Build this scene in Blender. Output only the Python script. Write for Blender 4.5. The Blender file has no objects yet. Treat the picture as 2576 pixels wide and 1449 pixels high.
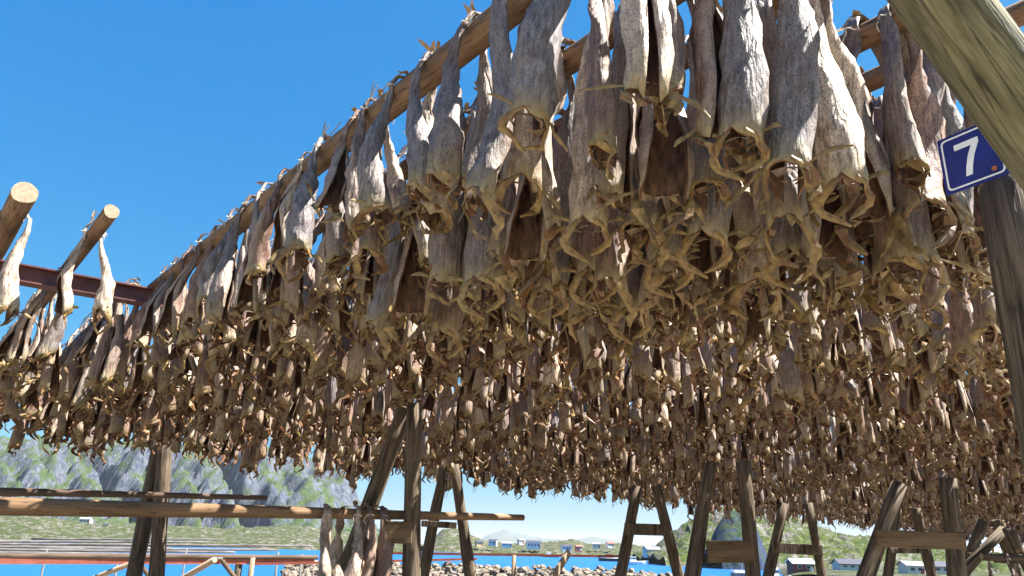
import bpy, math, random
import numpy as np
from mathutils import Matrix, Vector

# ------------------------------------------------------------------ camera, sky, sun, exposure
scene = bpy.context.scene
COL = scene.collection
PW, PH = 2576.0, 1449.0                    # the grid in which the photograph was measured
FOC = 1900.0
ROLL = math.atan(0.03)
PITCH = math.atan(math.cos(ROLL) * (1378 - PH / 2) / FOC)
EYE = np.array([0.0, 0.0, 1.6])

def ray(x, y):
    """World direction (right, forward, up) of a measured point."""
    u, v = x - PW / 2, PH / 2 - y
    cr, sr, cp, sp = math.cos(ROLL), math.sin(ROLL), math.cos(PITCH), math.sin(PITCH)
    u2, v2 = cr * u - sr * v, sr * u + cr * v
    return np.array([u2, FOC * cp - v2 * sp, FOC * sp + v2 * cp])

def at(x, y, d):
    r = ray(x, y)
    return EYE + r * (d / r[1])

def px(d):
    """Size in metres of one measured unit at forward distance d, near the horizon."""
    return d * 0.946 / FOC

cam_d = bpy.data.cameras.new("camera")
cam = bpy.data.objects.new("camera", cam_d)
COL.objects.link(cam)
cam_d.sensor_width = 36.0
cam_d.lens = 36.0 * FOC / PW
cam_d.clip_start, cam_d.clip_end = 0.05, 40000
_R0, _U0, _F0 = Vector((1, 0, 0)), Vector((0, -math.sin(PITCH), math.cos(PITCH))), Vector((0, math.cos(PITCH), math.sin(PITCH)))
_X = math.cos(ROLL) * _R0 + math.sin(ROLL) * _U0
_Y = -math.sin(ROLL) * _R0 + math.cos(ROLL) * _U0
_Z = -_F0
cam.matrix_world = Matrix(((_X[0], _Y[0], _Z[0], EYE[0]), (_X[1], _Y[1], _Z[1], EYE[1]), (_X[2], _Y[2], _Z[2], EYE[2]), (0, 0, 0, 1)))
scene.camera = cam

SUN_AZ, SUN_EL = math.radians(95), math.radians(54)
world = bpy.data.worlds.new("World")
scene.world = world
world.use_nodes = True
wn, wl = world.node_tree.nodes, world.node_tree.links
sky = wn.new("ShaderNodeTexSky")
sky.sky_type = 'NISHITA'
sky.sun_disc = False
sky.sun_elevation, sky.sun_rotation = SUN_EL, SUN_AZ
sky.air_density, sky.dust_density, sky.ozone_density = 1.0, 0.4, 2.2
spr = wn.new("ShaderNodeSeparateColor"); cmb = wn.new("ShaderNodeCombineColor")   # deep polarised blue: contrast per channel
wl.new(sky.outputs[0], spr.inputs[0])
for _i, (_k, _p, _s) in enumerate(((0.15, 1.55, 1.0), (0.85, 0.70, 1.0), (2.25, 0.3, 1.0))):
    _a = wn.new("ShaderNodeMath"); _a.operation = 'MULTIPLY'; _a.inputs[1].default_value = _s
    _b = wn.new("ShaderNodeMath"); _b.operation = 'POWER'; _b.inputs[1].default_value = _p
    _c = wn.new("ShaderNodeMath"); _c.operation = 'MULTIPLY'; _c.inputs[1].default_value = _k
    wl.new(spr.outputs[_i], _a.inputs[0]); wl.new(_a.outputs[0], _b.inputs[0]); wl.new(_b.outputs[0], _c.inputs[0]); wl.new(_c.outputs[0], cmb.inputs[_i])
wl.new(cmb.outputs[0], wn["Background"].inputs["Color"])
wn["Background"].inputs["Strength"].default_value = 0.051
sun_d = bpy.data.lights.new("sun", 'SUN')
sun_d.energy, sun_d.angle, sun_d.color = 5.0, math.radians(0.5), (1.0, 0.95, 0.87)
sun = bpy.data.objects.new("sun", sun_d)
COL.objects.link(sun)
sun.location = (20, 0, 30)
_sd = Vector((math.sin(SUN_AZ) * math.cos(SUN_EL), math.cos(SUN_AZ) * math.cos(SUN_EL), math.sin(SUN_EL)))
sun.rotation_euler = _sd.to_track_quat('Z', 'Y').to_euler()
vs = scene.view_settings
vs.view_transform, vs.look, vs.gamma, vs.exposure = 'Standard', 'None', 1.0, 2.28
scene.cycles.max_bounces = 8
scene.cycles.diffuse_bounces = 5

# ------------------------------------------------------------------ materials
def mat(name, c1, c2, scale=6.0, stretch=(1, 1, 1), rough=0.7, bump=0.3, bscale=None, bdist=0.01, spots=None, spec=0.3, coord='Object', detail=6.0, cracks=None, rings=False):
    """Two colours mixed by a stretched noise; optional third colour in spots (colour, threshold, scale)."""
    m = bpy.data.materials.new(name)
    m.use_nodes = True
    n, l = m.node_tree.nodes, m.node_tree.links
    b = n["Principled BSDF"]
    tc = n.new("ShaderNodeTexCoord")
    mp = n.new("ShaderNodeMapping")
    mp.inputs["Scale"].default_value = stretch
    l.new(tc.outputs[coord], mp.inputs[0])
    no = n.new("ShaderNodeTexNoise")
    no.inputs["Scale"].default_value, no.inputs["Detail"].default_value, no.inputs["Roughness"].default_value = scale, detail, 0.62
    l.new(mp.outputs[0], no.inputs["Vector"])
    rp = n.new("ShaderNodeValToRGB")
    rp.color_ramp.elements[0].position, rp.color_ramp.elements[1].position = 0.34, 0.66
    rp.color_ramp.elements[0].color, rp.color_ramp.elements[1].color = (*c1, 1), (*c2, 1)
    l.new(no.outputs["Fac"], rp.inputs[0])
    col = rp.outputs[0]
    if spots:
        n2 = n.new("ShaderNodeTexNoise")
        n2.inputs["Scale"].default_value, n2.inputs["Detail"].default_value = spots[2], 4
        l.new(mp.outputs[0], n2.inputs["Vector"])
        r2 = n.new("ShaderNodeValToRGB")
        r2.color_ramp.elements[0].position, r2.color_ramp.elements[1].position = spots[1], spots[1] + 0.08
        l.new(n2.outputs["Fac"], r2.inputs[0])
        mx = n.new("ShaderNodeMixRGB")
        mx.inputs[2].default_value = (*spots[0], 1)
        l.new(r2.outputs[0], mx.inputs[0])
        l.new(col, mx.inputs[1])
        col = mx.outputs[0]
    if cracks:                                         # dark drying cracks that run along the grain
        cm = n.new("ShaderNodeMapping"); cm.inputs["Scale"].default_value = cracks[1] if isinstance(cracks[1], tuple) else (1, 1, cracks[1])
        l.new(tc.outputs[coord], cm.inputs[0])
        n3 = n.new("ShaderNodeTexNoise"); n3.inputs["Scale"].default_value, n3.inputs["Detail"].default_value = cracks[0], 3
        l.new(cm.outputs[0], n3.inputs["Vector"])
        r3 = n.new("ShaderNodeValToRGB")
        e3 = r3.color_ramp.elements
        e3[0].position, e3[0].color = 0.485, (1, 1, 1, 1)
        e3[1].position, e3[1].color = 0.525, (1, 1, 1, 1)
        x3 = e3.new(0.505); x3.color = (0.16, 0.15, 0.14, 1)
        l.new(n3.outputs["Fac"], r3.inputs[0])
        m3 = n.new("ShaderNodeMixRGB"); m3.blend_type = 'MULTIPLY'; m3.inputs[0].default_value = 0.85
        l.new(col, m3.inputs[1]); l.new(r3.outputs[0], m3.inputs[2]); col = m3.outputs[0]
    if rings:                                          # growth rings on a sawn end
        wv = n.new("ShaderNodeTexWave"); wv.wave_type = 'RINGS'; wv.rings_direction = 'Z'
        wv.inputs["Scale"].default_value, wv.inputs["Distortion"].default_value, wv.inputs["Detail"].default_value = 26, 1.5, 3
        l.new(tc.outputs[coord], wv.inputs["Vector"])
        r4 = n.new("ShaderNodeValToRGB"); r4.color_ramp.elements[0].color, r4.color_ramp.elements[1].color = (0.5, 0.42, 0.33, 1), (1, 1, 1, 1)
        l.new(wv.outputs["Fac"], r4.inputs[0])
        m4 = n.new("ShaderNodeMixRGB"); m4.blend_type = 'MULTIPLY'; m4.inputs[0].default_value = 0.8
        l.new(col, m4.inputs[1]); l.new(r4.outputs[0], m4.inputs[2]); col = m4.outputs[0]
    l.new(col, b.inputs["Base Color"])
    b.inputs["Roughness"].default_value = rough
    b.inputs["Specular IOR Level"].default_value = spec
    if bump:
        bn = n.new("ShaderNodeTexNoise")
        bn.inputs["Scale"].default_value, bn.inputs["Detail"].default_value = bscale or scale * 2, 5
        l.new(mp.outputs[0], bn.inputs["Vector"])
        bu = n.new("ShaderNodeBump")
        bu.inputs["Strength"].default_value, bu.inputs["Distance"].default_value = bump, bdist
        l.new(bn.outputs["Fac"], bu.inputs["Height"])
        l.new(bu.outputs[0], b.inputs["Normal"])
    return m

def skin_mat(name, use_object):
    """Dried cod skin. Mesh attribute fa = (0 back .. 1 belly slit, 0 tail .. 1 neck, tone)."""
    m = bpy.data.materials.new(name)
    m.use_nodes = True
    n, l = m.node_tree.nodes, m.node_tree.links
    b = n["Principled BSDF"]
    at_ = n.new("ShaderNodeAttribute")
    at_.attribute_name = "fa"
    sep = n.new("ShaderNodeSeparateXYZ")
    l.new(at_.outputs["Vector"], sep.inputs[0])
    tone = sep.outputs[2]
    if use_object:
        oi = n.new("ShaderNodeObjectInfo")
        osp = n.new("ShaderNodeSeparateColor")
        l.new(oi.outputs["Color"], osp.inputs[0])
        tone = osp.outputs[0]
    tc = n.new("ShaderNodeTexCoord")
    mp = n.new("ShaderNodeMapping")
    mp.inputs["Scale"].default_value = (1, 1, 0.18)
    l.new(tc.outputs["Object"], mp.inputs[0])
    base = n.new("ShaderNodeValToRGB")
    e = base.color_ramp.elements
    e[0].position, e[0].color = 0.0, (0.155, 0.15, 0.165, 1)
    e[1].position, e[1].color = 1.0, (0.48, 0.41, 0.34, 1)
    for p, c in ((0.3, (0.15, 0.135, 0.135)), (0.5, (0.145, 0.1, 0.085)), (0.68, (0.22, 0.15, 0.125)), (0.8, (0.125, 0.07, 0.055)), (0.87, (0.3, 0.24, 0.2))):
        x = e.new(p)
        x.color = (*c, 1)
    l.new(tone, base.inputs[0])
    st = n.new("ShaderNodeTexNoise")
    st.inputs["Scale"].default_value, st.inputs["Detail"].default_value, st.inputs["Roughness"].default_value = 55, 6, 0.7
    l.new(mp.outputs[0], st.inputs["Vector"])
    rs = n.new("ShaderNodeValToRGB")
    rs.color_ramp.elements[0].position, rs.color_ramp.elements[0].color = 0.3, (0.32, 0.3, 0.29, 1)
    rs.color_ramp.elements[1].position, rs.color_ramp.elements[1].color = 0.68, (1.6, 1.5, 1.4, 1)
    l.new(st.outputs["Fac"], rs.inputs[0])
    mul = n.new("ShaderNodeMixRGB")
    mul.blend_type = 'MULTIPLY'
    mul.inputs[0].default_value = 1.0
    l.new(base.outputs[0], mul.inputs[1])
    l.new(rs.outputs[0], mul.inputs[2])
    ub = n.new("ShaderNodeValToRGB")                       # paler flank and belly, lateral line, red slit edge
    ue = ub.color_ramp.elements
    ue[0].position, ue[0].color = 0.0, (0, 0, 0, 1)
    ue[1].position, ue[1].color = 1.0, (0.75, 0.75, 0.75, 1)
    for p, v in ((0.36, 0.02), (0.4, 0.35), (0.43, 0.35), (0.47, 0.06), (0.68, 0.3), (0.86, 0.75)):
        x = ue.new(p)
        x.color = (v, v, v, 1)
    l.new(sep.outputs[0], ub.inputs[0])
    bel = n.new("ShaderNodeMixRGB")
    bel.inputs[2].default_value = (0.30, 0.235, 0.185, 1)
    l.new(ub.outputs[0], bel.inputs[0])
    l.new(mul.outputs[0], bel.inputs[1])
    pn = n.new("ShaderNodeTexNoise")                       # broad dry patches
    pn.inputs["Scale"].default_value, pn.inputs["Detail"].default_value = 13, 4
    l.new(tc.outputs["Object"], pn.inputs["Vector"])
    pr = n.new("ShaderNodeValToRGB")
    pr.color_ramp.elements[0].position, pr.color_ramp.elements[0].color = 0.52, (0, 0, 0, 1)
    pr.color_ramp.elements[1].position, pr.color_ramp.elements[1].color = 0.74, (0.7, 0.7, 0.7, 1)
    l.new(pn.outputs["Fac"], pr.inputs[0])
    pm = n.new("ShaderNodeMixRGB")
    pm.inputs[2].default_value = (0.11, 0.055, 0.04, 1)
    l.new(pr.outputs[0], pm.inputs[0])
    l.new(bel.outputs[0], pm.inputs[1])
    sp = n.new("ShaderNodeTexNoise"); sp.inputs["Scale"].default_value, sp.inputs["Detail"].default_value = 150, 2
    l.new(tc.outputs["Object"], sp.inputs["Vector"])
    sr = n.new("ShaderNodeValToRGB")
    sr.color_ramp.elements[0].position, sr.color_ramp.elements[0].color = 0.36, (0.45, 0.42, 0.4, 1)
    sr.color_ramp.elements[1].position, sr.color_ramp.elements[1].color = 0.55, (1.1, 1.1, 1.1, 1)
    l.new(sp.outputs["Fac"], sr.inputs[0])
    sm_ = n.new("ShaderNodeMixRGB"); sm_.blend_type = 'MULTIPLY'; sm_.inputs[0].default_value = 0.8
    l.new(pm.outputs[0], sm_.inputs[1]); l.new(sr.outputs[0], sm_.inputs[2])
    pm = sm_
    nk = n.new("ShaderNodeValToRGB")
    nk.color_ramp.elements[0].position, nk.color_ramp.elements[0].color = 0.86, (0, 0, 0, 1)
    nk.color_ramp.elements[1].position, nk.color_ramp.elements[1].color = 1.0, (0.75, 0.75, 0.75, 1)
    l.new(sep.outputs[1], nk.inputs[0])
    nm_ = n.new("ShaderNodeMixRGB")
    nm_.inputs[2].default_value = (0.235, 0.185, 0.085, 1)
    l.new(nk.outputs[0], nm_.inputs[0])
    l.new(pm.outputs[0], nm_.inputs[1])
    l.new(nm_.outputs[0], b.inputs["Base Color"])
    b.inputs["Roughness"].default_value = 0.56
    b.inputs["Specular IOR Level"].default_value = 0.4
    bu = n.new("ShaderNodeBump")
    bu.inputs["Strength"].default_value, bu.inputs["Distance"].default_value = 0.9, 0.02
    bn = n.new("ShaderNodeTexNoise")
    bn.inputs["Scale"].default_value, bn.inputs["Detail"].default_value = 48, 5
    l.new(mp.outputs[0], bn.inputs["Vector"])
    l.new(bn.outputs["Fac"], bu.inputs["Height"])
    l.new(bu.outputs[0], b.inputs["Normal"])
    return m

M = {}
M['skin'] = skin_mat("cod_skin", True)
M['skin_mass'] = skin_mat("cod_skin_mass", False)
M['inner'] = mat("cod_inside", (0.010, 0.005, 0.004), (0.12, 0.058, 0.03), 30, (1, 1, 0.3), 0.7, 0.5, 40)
M['collar_plain'] = mat("cod_collar", (0.085, 0.05, 0.018), (0.31, 0.215, 0.085), 26, (1, 1, 0.6), 0.5, 0.3, 60, spots=((0.115, 0.06, 0.026), 0.5, 13), spec=0.4)
def collar_mat():
    m = M['collar_plain'].copy(); m.name = "cod_collar_bone"
    n, l = m.node_tree.nodes, m.node_tree.links
    b = n["Principled BSDF"]
    src = b.inputs["Base Color"].links[0].from_socket
    at_ = n.new("ShaderNodeAttribute"); at_.attribute_name = "fa"
    sep = n.new("ShaderNodeSeparateXYZ"); l.new(at_.outputs["Vector"], sep.inputs[0])
    r = n.new("ShaderNodeValToRGB")
    e = r.color_ramp.elements
    e[0].position, e[0].color = 0.0, (0.55, 0.36, 0.3, 1)
    e[1].position, e[1].color = 1.0, (1.0, 1.02, 0.95, 1)
    x = e.new(0.6); x.color = (0.72, 0.5, 0.42, 1)
    x = e.new(0.86); x.color = (1.0, 0.92, 0.85, 1)
    l.new(sep.outputs[2], r.inputs[0])
    mx = n.new("ShaderNodeMixRGB"); mx.blend_type = 'MULTIPLY'; mx.inputs[0].default_value = 1.0
    l.new(src, mx.inputs[1]); l.new(r.outputs[0], mx.inputs[2]); l.new(mx.outputs[0], b.inputs["Base Color"])
    return m
M['collar'] = collar_mat()
M['fin'] = mat("cod_fin", (0.07, 0.045, 0.022), (0.26, 0.18, 0.075), 30, (1, 1, 0.3), 0.65, 0.3)
M['tail'] = mat("cod_tail", (0.13, 0.07, 0.03), (0.42, 0.26, 0.12), 35, (1, 1, 0.4), 0.65, 0.3)
M['flesh'] = mat("torn_flesh", (0.05, 0.024, 0.012), (0.26, 0.17, 0.1), 24, (1, 1, 0.5), 0.55, 0.3)
M['twine'] = mat("twine", (0.45, 0.4, 0.32), (0.62, 0.58, 0.5), 40, (1, 1, 1), 0.9, 0.2)
M['pole'] = mat("pole_wood", (0.07, 0.038, 0.022), (0.25, 0.155, 0.09), 9, (1, 1, 0.22), 0.8, 0.5, 26, spots=((0.05, 0.03, 0.02), 0.62, 7), cracks=(26, 0.05))
M['sawn'] = mat("sawn_end", (0.24, 0.18, 0.12), (0.42, 0.34, 0.25), 34, (1, 1, 1), 0.8, 0.2, rings=True)
M['log'] = mat("log_wood", (0.03, 0.021, 0.014), (0.15, 0.112, 0.076), 34, (1, 1, 0.08), 0.85, 0.9, 34, bdist=0.02, spots=((0.025, 0.02, 0.016), 0.62, 11), cracks=(22, 0.04))
M['brace'] = mat("brace_wood", (0.04, 0.038, 0.018), (0.2, 0.18, 0.1), 24, (1, 1, 0.14), 0.85, 0.9, 60, spots=((0.27, 0.25, 0.15), 0.6, 24), cracks=(20, 0.045))
M['rail'] = mat("rail_wood", (0.12, 0.068, 0.034), (0.23, 0.14, 0.075), 14, (1, 1, 0.12), 0.75, 0.4, 22, cracks=(26, 0.04))
M['dark_rail'] = mat("dark_rail_wood", (0.045, 0.03, 0.022), (0.12, 0.08, 0.055), 14, (1, 1, 0.12), 0.8, 0.4, 22)
M['plank'] = mat("plank_wood", (0.06, 0.038, 0.02), (0.17, 0.11, 0.06), 5, (0.15, 1, 1), 0.85, 0.5, 22, cracks=(24, (0.05, 1, 1)))
M['grey_wood'] = mat("grey_wood", (0.06, 0.055, 0.057), (0.2, 0.19, 0.185), 12, (1, 1, 0.12), 0.85, 0.4, 22, cracks=(22, 0.05))
M['steel'] = mat("red_steel", (0.055, 0.016, 0.015), (0.12, 0.04, 0.036), 5, (1, 1, 1), 0.5, 0.1, 30, spots=((0.09, 0.04, 0.025), 0.62, 9), spec=0.5)
M['orange_steel'] = mat("orange_red_steel", (0.2, 0.055, 0.035), (0.3, 0.095, 0.065), 4, (1, 1, 1), 0.5, 0.1)
M['blue'] = mat("sign_blue", (0.003, 0.005, 0.1), (0.008, 0.013, 0.17), 12, (1, 1, 1), 0.35, 0.0, spec=0.5)
M['white'] = mat("sign_white", (0.68, 0.68, 0.68), (0.8, 0.8, 0.8), 12, (1, 1, 1), 0.4, 0.0)
M['rust'] = mat("rusty_bolt", (0.25, 0.06, 0.03), (0.34, 0.12, 0.07), 60, (1, 1, 1), 0.8, 0.2)
M['rock'] = mat("rock", (0.06, 0.045, 0.034), (0.25, 0.21, 0.165), 1.1, (1, 1, 1), 0.9, 0.6, 4, bdist=0.08)
M['gravel'] = mat("gravel", (0.2, 0.165, 0.125), (0.36, 0.31, 0.25), 1.2, (1, 1, 1), 0.95, 0.5, 30, bdist=0.02, spots=((0.1, 0.13, 0.04), 0.56, 0.35))

# ------------------------------------------------------------------ mesh helpers
def set_props(o, label=None, cat=None, group=None, kind=None):
    if label: o['label'] = label
    if cat: o['category'] = cat
    if group: o['group'] = group
    if kind: o['kind'] = kind
    return o

class MB:
    def __init__(self):
        self.v, self.f, self.mi, self.sm = [], [], [], []
    def add(self, vs_, fs, mi=0, smooth=False):
        o = len(self.v)
        self.v += [tuple(map(float, p)) for p in vs_]
        for f in fs:
            self.f.append(tuple(o + i for i in f)); self.mi.append(mi); self.sm.append(smooth)
        return self
    def box(self, c, s, rz=0.0, mi=0, rot=None, taper=1.0):
        hx, hy, hz = s[0] / 2, s[1] / 2, s[2] / 2
        P = []
        R = rot or Matrix.Rotation(rz, 3, 'Z')
        for z in (-hz, hz):
            k = taper if z > 0 else 1.0
            for x, y in ((-hx, -hy), (hx, -hy), (hx, hy), (-hx, hy)):
                P.append(Vector(c) + R @ Vector((x * k, y * k, z)))
        return self.add(P, [(3, 2, 1, 0), (4, 5, 6, 7), (0, 1, 5, 4), (1, 2, 6, 5), (2, 3, 7, 6), (3, 0, 4, 7)], mi)
    def tube(self, pts, rads, n=12, mi=0, cap_mi=None, wob=0.0, seed=0):
        """A log along a polyline, slightly uneven, closed by caps."""
        rg = np.random.RandomState(seed)
        pts = [np.array(p, float) for p in pts]
        up = np.array([0, 0, 1.0])
        V = []
        ph = rg.rand(3) * 6.28
        for i, p in enumerate(pts):
            t = pts[min(i + 1, len(pts) - 1)] - pts[max(i - 1, 0)]
            t /= np.linalg.norm(t)
            if abs(t[2]) > 0.9: up = np.array([0, 1.0, 0])
            a = np.cross(up, t); a /= np.linalg.norm(a)
            b_ = np.cross(t, a)
            for k in range(n):
                an = 2 * math.pi * k / n
                r = rads[i] * (1 + wob * (math.sin(an * 2 + ph[0] + i * 0.4) + 0.6 * math.sin(an * 3 + ph[1] - i * 0.7) + 0.5 * rg.randn()))
                V.append(p + a * r * math.cos(an) + b_ * r * math.sin(an))
        F = [(i * n + k, i * n + (k + 1) % n, (i + 1) * n + (k + 1) % n, (i + 1) * n + k) for i in range(len(pts) - 1) for k in range(n)]
        self.add(V, F, mi, True)
        o = len(self.v) - len(V)
        cm = mi if cap_mi is None else cap_mi
        self.f += [tuple(o + k for k in range(n - 1, -1, -1)), tuple(o + (len(pts) - 1) * n + k for k in range(n))]
        self.mi += [cm, cm]; self.sm += [False, False]
        return self
    def mesh(self, name, mats):
        me = bpy.data.meshes.new(name)
        me.from_pydata(self.v, [], self.f)
        for m_ in (mats if isinstance(mats, (list, tuple)) else [mats]): me.materials.append(m_)
        me.polygons.foreach_set('material_index', self.mi)
        me.polygons.foreach_set('use_smooth', self.sm)
        me.update()
        return me
    def build(self, name, mats, parent=None, origin=None, axis=None):
        R = None
        if axis is not None:
            q = (Vector(axis) - Vector(origin)).to_track_quat('Z', 'Y')
            R = np.array(q.to_matrix())
            self.v = [tuple(p) for p in (np.array(self.v) - np.array(origin)) @ R]
        elif origin is not None:
            self.v = [(p[0] - origin[0], p[1] - origin[1], p[2] - origin[2]) for p in self.v]
        o = bpy.data.objects.new(name, self.mesh(name, mats))
        COL.objects.link(o)
        if origin is not None and (parent is None or axis is not None): o.location = origin
        if R is not None: o.rotation_euler = q.to_euler()
        if parent: o.parent = parent
        return o

def empty(name, loc, label, cat, group=None, rz=0.0):
    o = bpy.data.objects.new(name, None)
    o.empty_display_size = 0.1
    COL.objects.link(o)
    o.location = loc
    o.rotation_euler = (0, 0, rz)
    return set_props(o, label, cat, group)

def catmull(P, n):
    P = np.array(P, float)
    Q = np.vstack([2 * P[0] - P[1], P, 2 * P[-1] - P[-2]])
    out = []
    for t in np.linspace(0, len(P) - 1 - 1e-6, n):
        i = int(t); f = t - i
        p0, p1, p2, p3 = Q[i:i + 4]
        out.append(0.5 * (2 * p1 + (p2 - p0) * f + (2 * p0 - 5 * p1 + 4 * p2 - p3) * f * f + (3 * p1 - p0 - 3 * p2 + p3) * f ** 3))
    return np.array(out)

def sag_line(p, q, n, bend=0.0, side=0.0, seed=0):
    rg = np.random.RandomState(seed)
    p, q = np.array(p, float), np.array(q, float)
    d = q - p
    s_ = np.cross(d / np.linalg.norm(d), [0, 0, 1])
    a, b_ = rg.randn(2) * 0.4
    return [p + d * t + np.array([0, 0, 1]) * bend * math.sin(math.pi * t) + s_ * side * math.sin(math.pi * t * (1.3 + 0.4 * a) + b_) for t in np.linspace(0, 1, n)]

# ------------------------------------------------------------------ rack coordinates: A = along the poles, B = along the beams
AZ_A, AZ_B = math.radians(-39.5), math.radians(57)
DA = np.array([math.sin(AZ_A), math.cos(AZ_A)])
DB = np.array([math.sin(AZ_B), math.cos(AZ_B)])
def plan(a, b): return DA * a + DB * b
POLE_Z = 4.0
def pole_z(a, b):
    z = POLE_Z + 0.03 * math.sin(b * 1.7)
    if a > 7.0: z -= 0.04 * (a - 7.0) + 0.008 * max(0, b - 8) * min(1, (a - 7) / 6)
    return z
def P3(a, b, dz=0.0):
    p = plan(a, b)
    return np.array([p[0], p[1], pole_z(a, b) + dz])
A_END = 15.2
def far_end(b): return 13.2 + 0.10 * max(0, min(b, 45) - 2)
rng = np.random.RandomState(7)
bay1 = [1.83, 2.28, 2.70, 3.22, 3.62, 4.00, 4.55, 5.15, 5.79, 6.41]
while bay1[-1] < 42: bay1.append(bay1[-1] + 0.47 + 0.12 * rng.rand() + (0.06 if bay1[-1] > 15 else 0))
bay2 = [-0.75, -0.15, 0.45, 1.04, 1.66]
while bay2[-1] < 42: bay2.append(bay2[-1] + 0.47 + 0.12 * rng.rand() + (0.06 if bay2[-1] > 15 else 0))

# ------------------------------------------------------------------ the setting
def grid_land(name, x0, x1, y0, y1, nx, ny, zf, m, label=None):
    xs, ys = np.linspace(x0, x1, nx), np.linspace(y0, y1, ny)
    X, Y = np.meshgrid(xs, ys)
    Z = zf(X, Y)
    V = np.stack([X, Y, Z], -1).reshape(-1, 3)
    F = [(j * nx + i, j * nx + i + 1, (j + 1) * nx + i + 1, (j + 1) * nx + i) for j in range(ny - 1) for i in range(nx - 1)]
    mb = MB(); mb.add(V, F, 0, True)
    o = mb.build(name, m)
    o['kind'] = 'structure'
    return o

_nr = np.random.RandomState(11)
_perm = _nr.rand(64, 64)
def vnoise(x, y):
    xi, yi = np.floor(x).astype(int), np.floor(y).astype(int)
    fx, fy = x - xi, y - yi
    fx, fy = fx * fx * (3 - 2 * fx), fy * fy * (3 - 2 * fy)
    g = lambda a, b: _perm[a % 64, b % 64]
    return (g(xi, yi) * (1 - fx) + g(xi + 1, yi) * fx) * (1 - fy) + (g(xi, yi + 1) * (1 - fx) + g(xi + 1, yi + 1) * fx) * fy
def fbm(x, y, o=5):
    s, a = 0, 0.5
    for i in range(o):
        s = s + a * vnoise(x + 17.3 * i, y - 9.1 * i); x, y, a = x * 2.03, y * 2.03, a * 0.5
    return s - 0.48

SEA = -2.5
def ground_z(X, Y):
    edge = np.clip((np.hypot(X * 0.6, Y) - 24) / 14, 0, 1)
    return -0.02 + 0.12 * fbm(X * 0.3, Y * 0.3) * np.clip(np.hypot(X, Y) / 6, 0, 1) - 4.2 * edge * edge * (3 - 2 * edge) * (Y > 0)
grid_land("ground", -90, 90, -70, 60, 181, 131, ground_z, M['gravel'])

def water_mat():
    m = bpy.data.materials.new("sea_water")
    m.use_nodes = True
    n, l = m.node_tree.nodes, m.node_tree.links
    b = n["Principled BSDF"]
    b.inputs["Base Color"].default_value = (0.008, 0.085, 0.24, 1)
    b.inputs["Roughness"].default_value = 0.35
    b.inputs["Specular IOR Level"].default_value = 0.25
    tc = n.new("ShaderNodeTexCoord")
    no = n.new("ShaderNodeTexNoise")
    no.inputs["Scale"].default_value, no.inputs["Detail"].default_value = 0.6, 6
    l.new(tc.outputs["Object"], no.inputs["Vector"])
    bu = n.new("ShaderNodeBump")
    bu.inputs["Strength"].default_value, bu.inputs["Distance"].default_value = 1.0, 0.5
    l.new(no.outputs["Fac"], bu.inputs["Height"])
    l.new(bu.outputs[0], b.inputs["Normal"])
    return m
M['water'] = water_mat()
mb = MB()
_n = 48
mb.add([(0, 0, SEA)] + [(14000 * math.cos(i * 2 * math.pi / _n), 14000 * math.sin(i * 2 * math.pi / _n), SEA) for i in range(_n)], [(0, 1 + i, 1 + (i + 1) % _n) for i in range(_n)])
o = mb.build("water", M['water']); o['kind'] = 'structure'

def land_mat(name, rock1, rock2, green1, green2, sc, amount, zs=1.0):
    """Rock and green ground cover, the green keeping to gentler slopes and noise patches."""
    m = bpy.data.materials.new(name)
    m.use_nodes = True
    n, l = m.node_tree.nodes, m.node_tree.links
    b = n["Principled BSDF"]
    b.inputs["Roughness"].default_value = 0.95
    b.inputs["Specular IOR Level"].default_value = 0.1
    tc = n.new("ShaderNodeTexCoord")
    lm = n.new("ShaderNodeMapping"); lm.inputs["Scale"].default_value = (1, 1, zs)
    l.new(tc.outputs["Object"], lm.inputs[0])
    def noise(s, d=6):
        x = n.new("ShaderNodeTexNoise"); x.inputs["Scale"].default_value, x.inputs["Detail"].default_value, x.inputs["Roughness"].default_value = s, d, 0.68
        l.new(lm.outputs[0], x.inputs["Vector"]); return x.outputs["Fac"]
    def ramp(f, c1, c2, a=0.36, z=0.64):
        r = n.new("ShaderNodeValToRGB"); r.color_ramp.elements[0].position, r.color_ramp.elements[1].position = a, z
        r.color_ramp.elements[0].color, r.color_ramp.elements[1].color = (*c1, 1), (*c2, 1); l.new(f, r.inputs[0]); return r.outputs[0]
    rock = ramp(noise(sc * 7, 8), rock1, rock2)
    green = ramp(noise(sc * 5), green1, green2)
    ge = n.new("ShaderNodeNewGeometry")
    sx = n.new("ShaderNodeSeparateXYZ"); l.new(ge.outputs["Normal"], sx.inputs[0])
    ad = n.new("ShaderNodeMath"); ad.operation = 'MULTIPLY_ADD'; ad.inputs[1].default_value, ad.inputs[2].default_value = 0.35, amount
    l.new(sx.outputs[2], ad.inputs[0])
    a2 = n.new("ShaderNodeMath"); a2.operation = 'ADD'
    l.new(ad.outputs[0], a2.inputs[0]); l.new(noise(sc * 2.2, 8), a2.inputs[1])
    fac = ramp(a2.outputs[0], (0, 0, 0), (1, 1, 1), 0.72, 0.84)
    mx = n.new("ShaderNodeMixRGB"); l.new(fac, mx.inputs[0]); l.new(rock, mx.inputs[1]); l.new(green, mx.inputs[2])
    l.new(mx.outputs[0], b.inputs["Base Color"])
    bu = n.new("ShaderNodeBump"); bu.inputs["Strength"].default_value, bu.inputs["Distance"].default_value = 1.0, 1.2 / sc * 0.11
    l.new(noise(sc * 4), bu.inputs["Height"]); l.new(bu.outputs[0], b.inputs["Normal"])
    return m
M['mount'] = land_mat("mountain_rock", (0.022, 0.03, 0.058), (0.105, 0.112, 0.13), (0.025, 0.046, 0.014), (0.058, 0.08, 0.028), 0.02, 0.0, 0.4)
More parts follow.
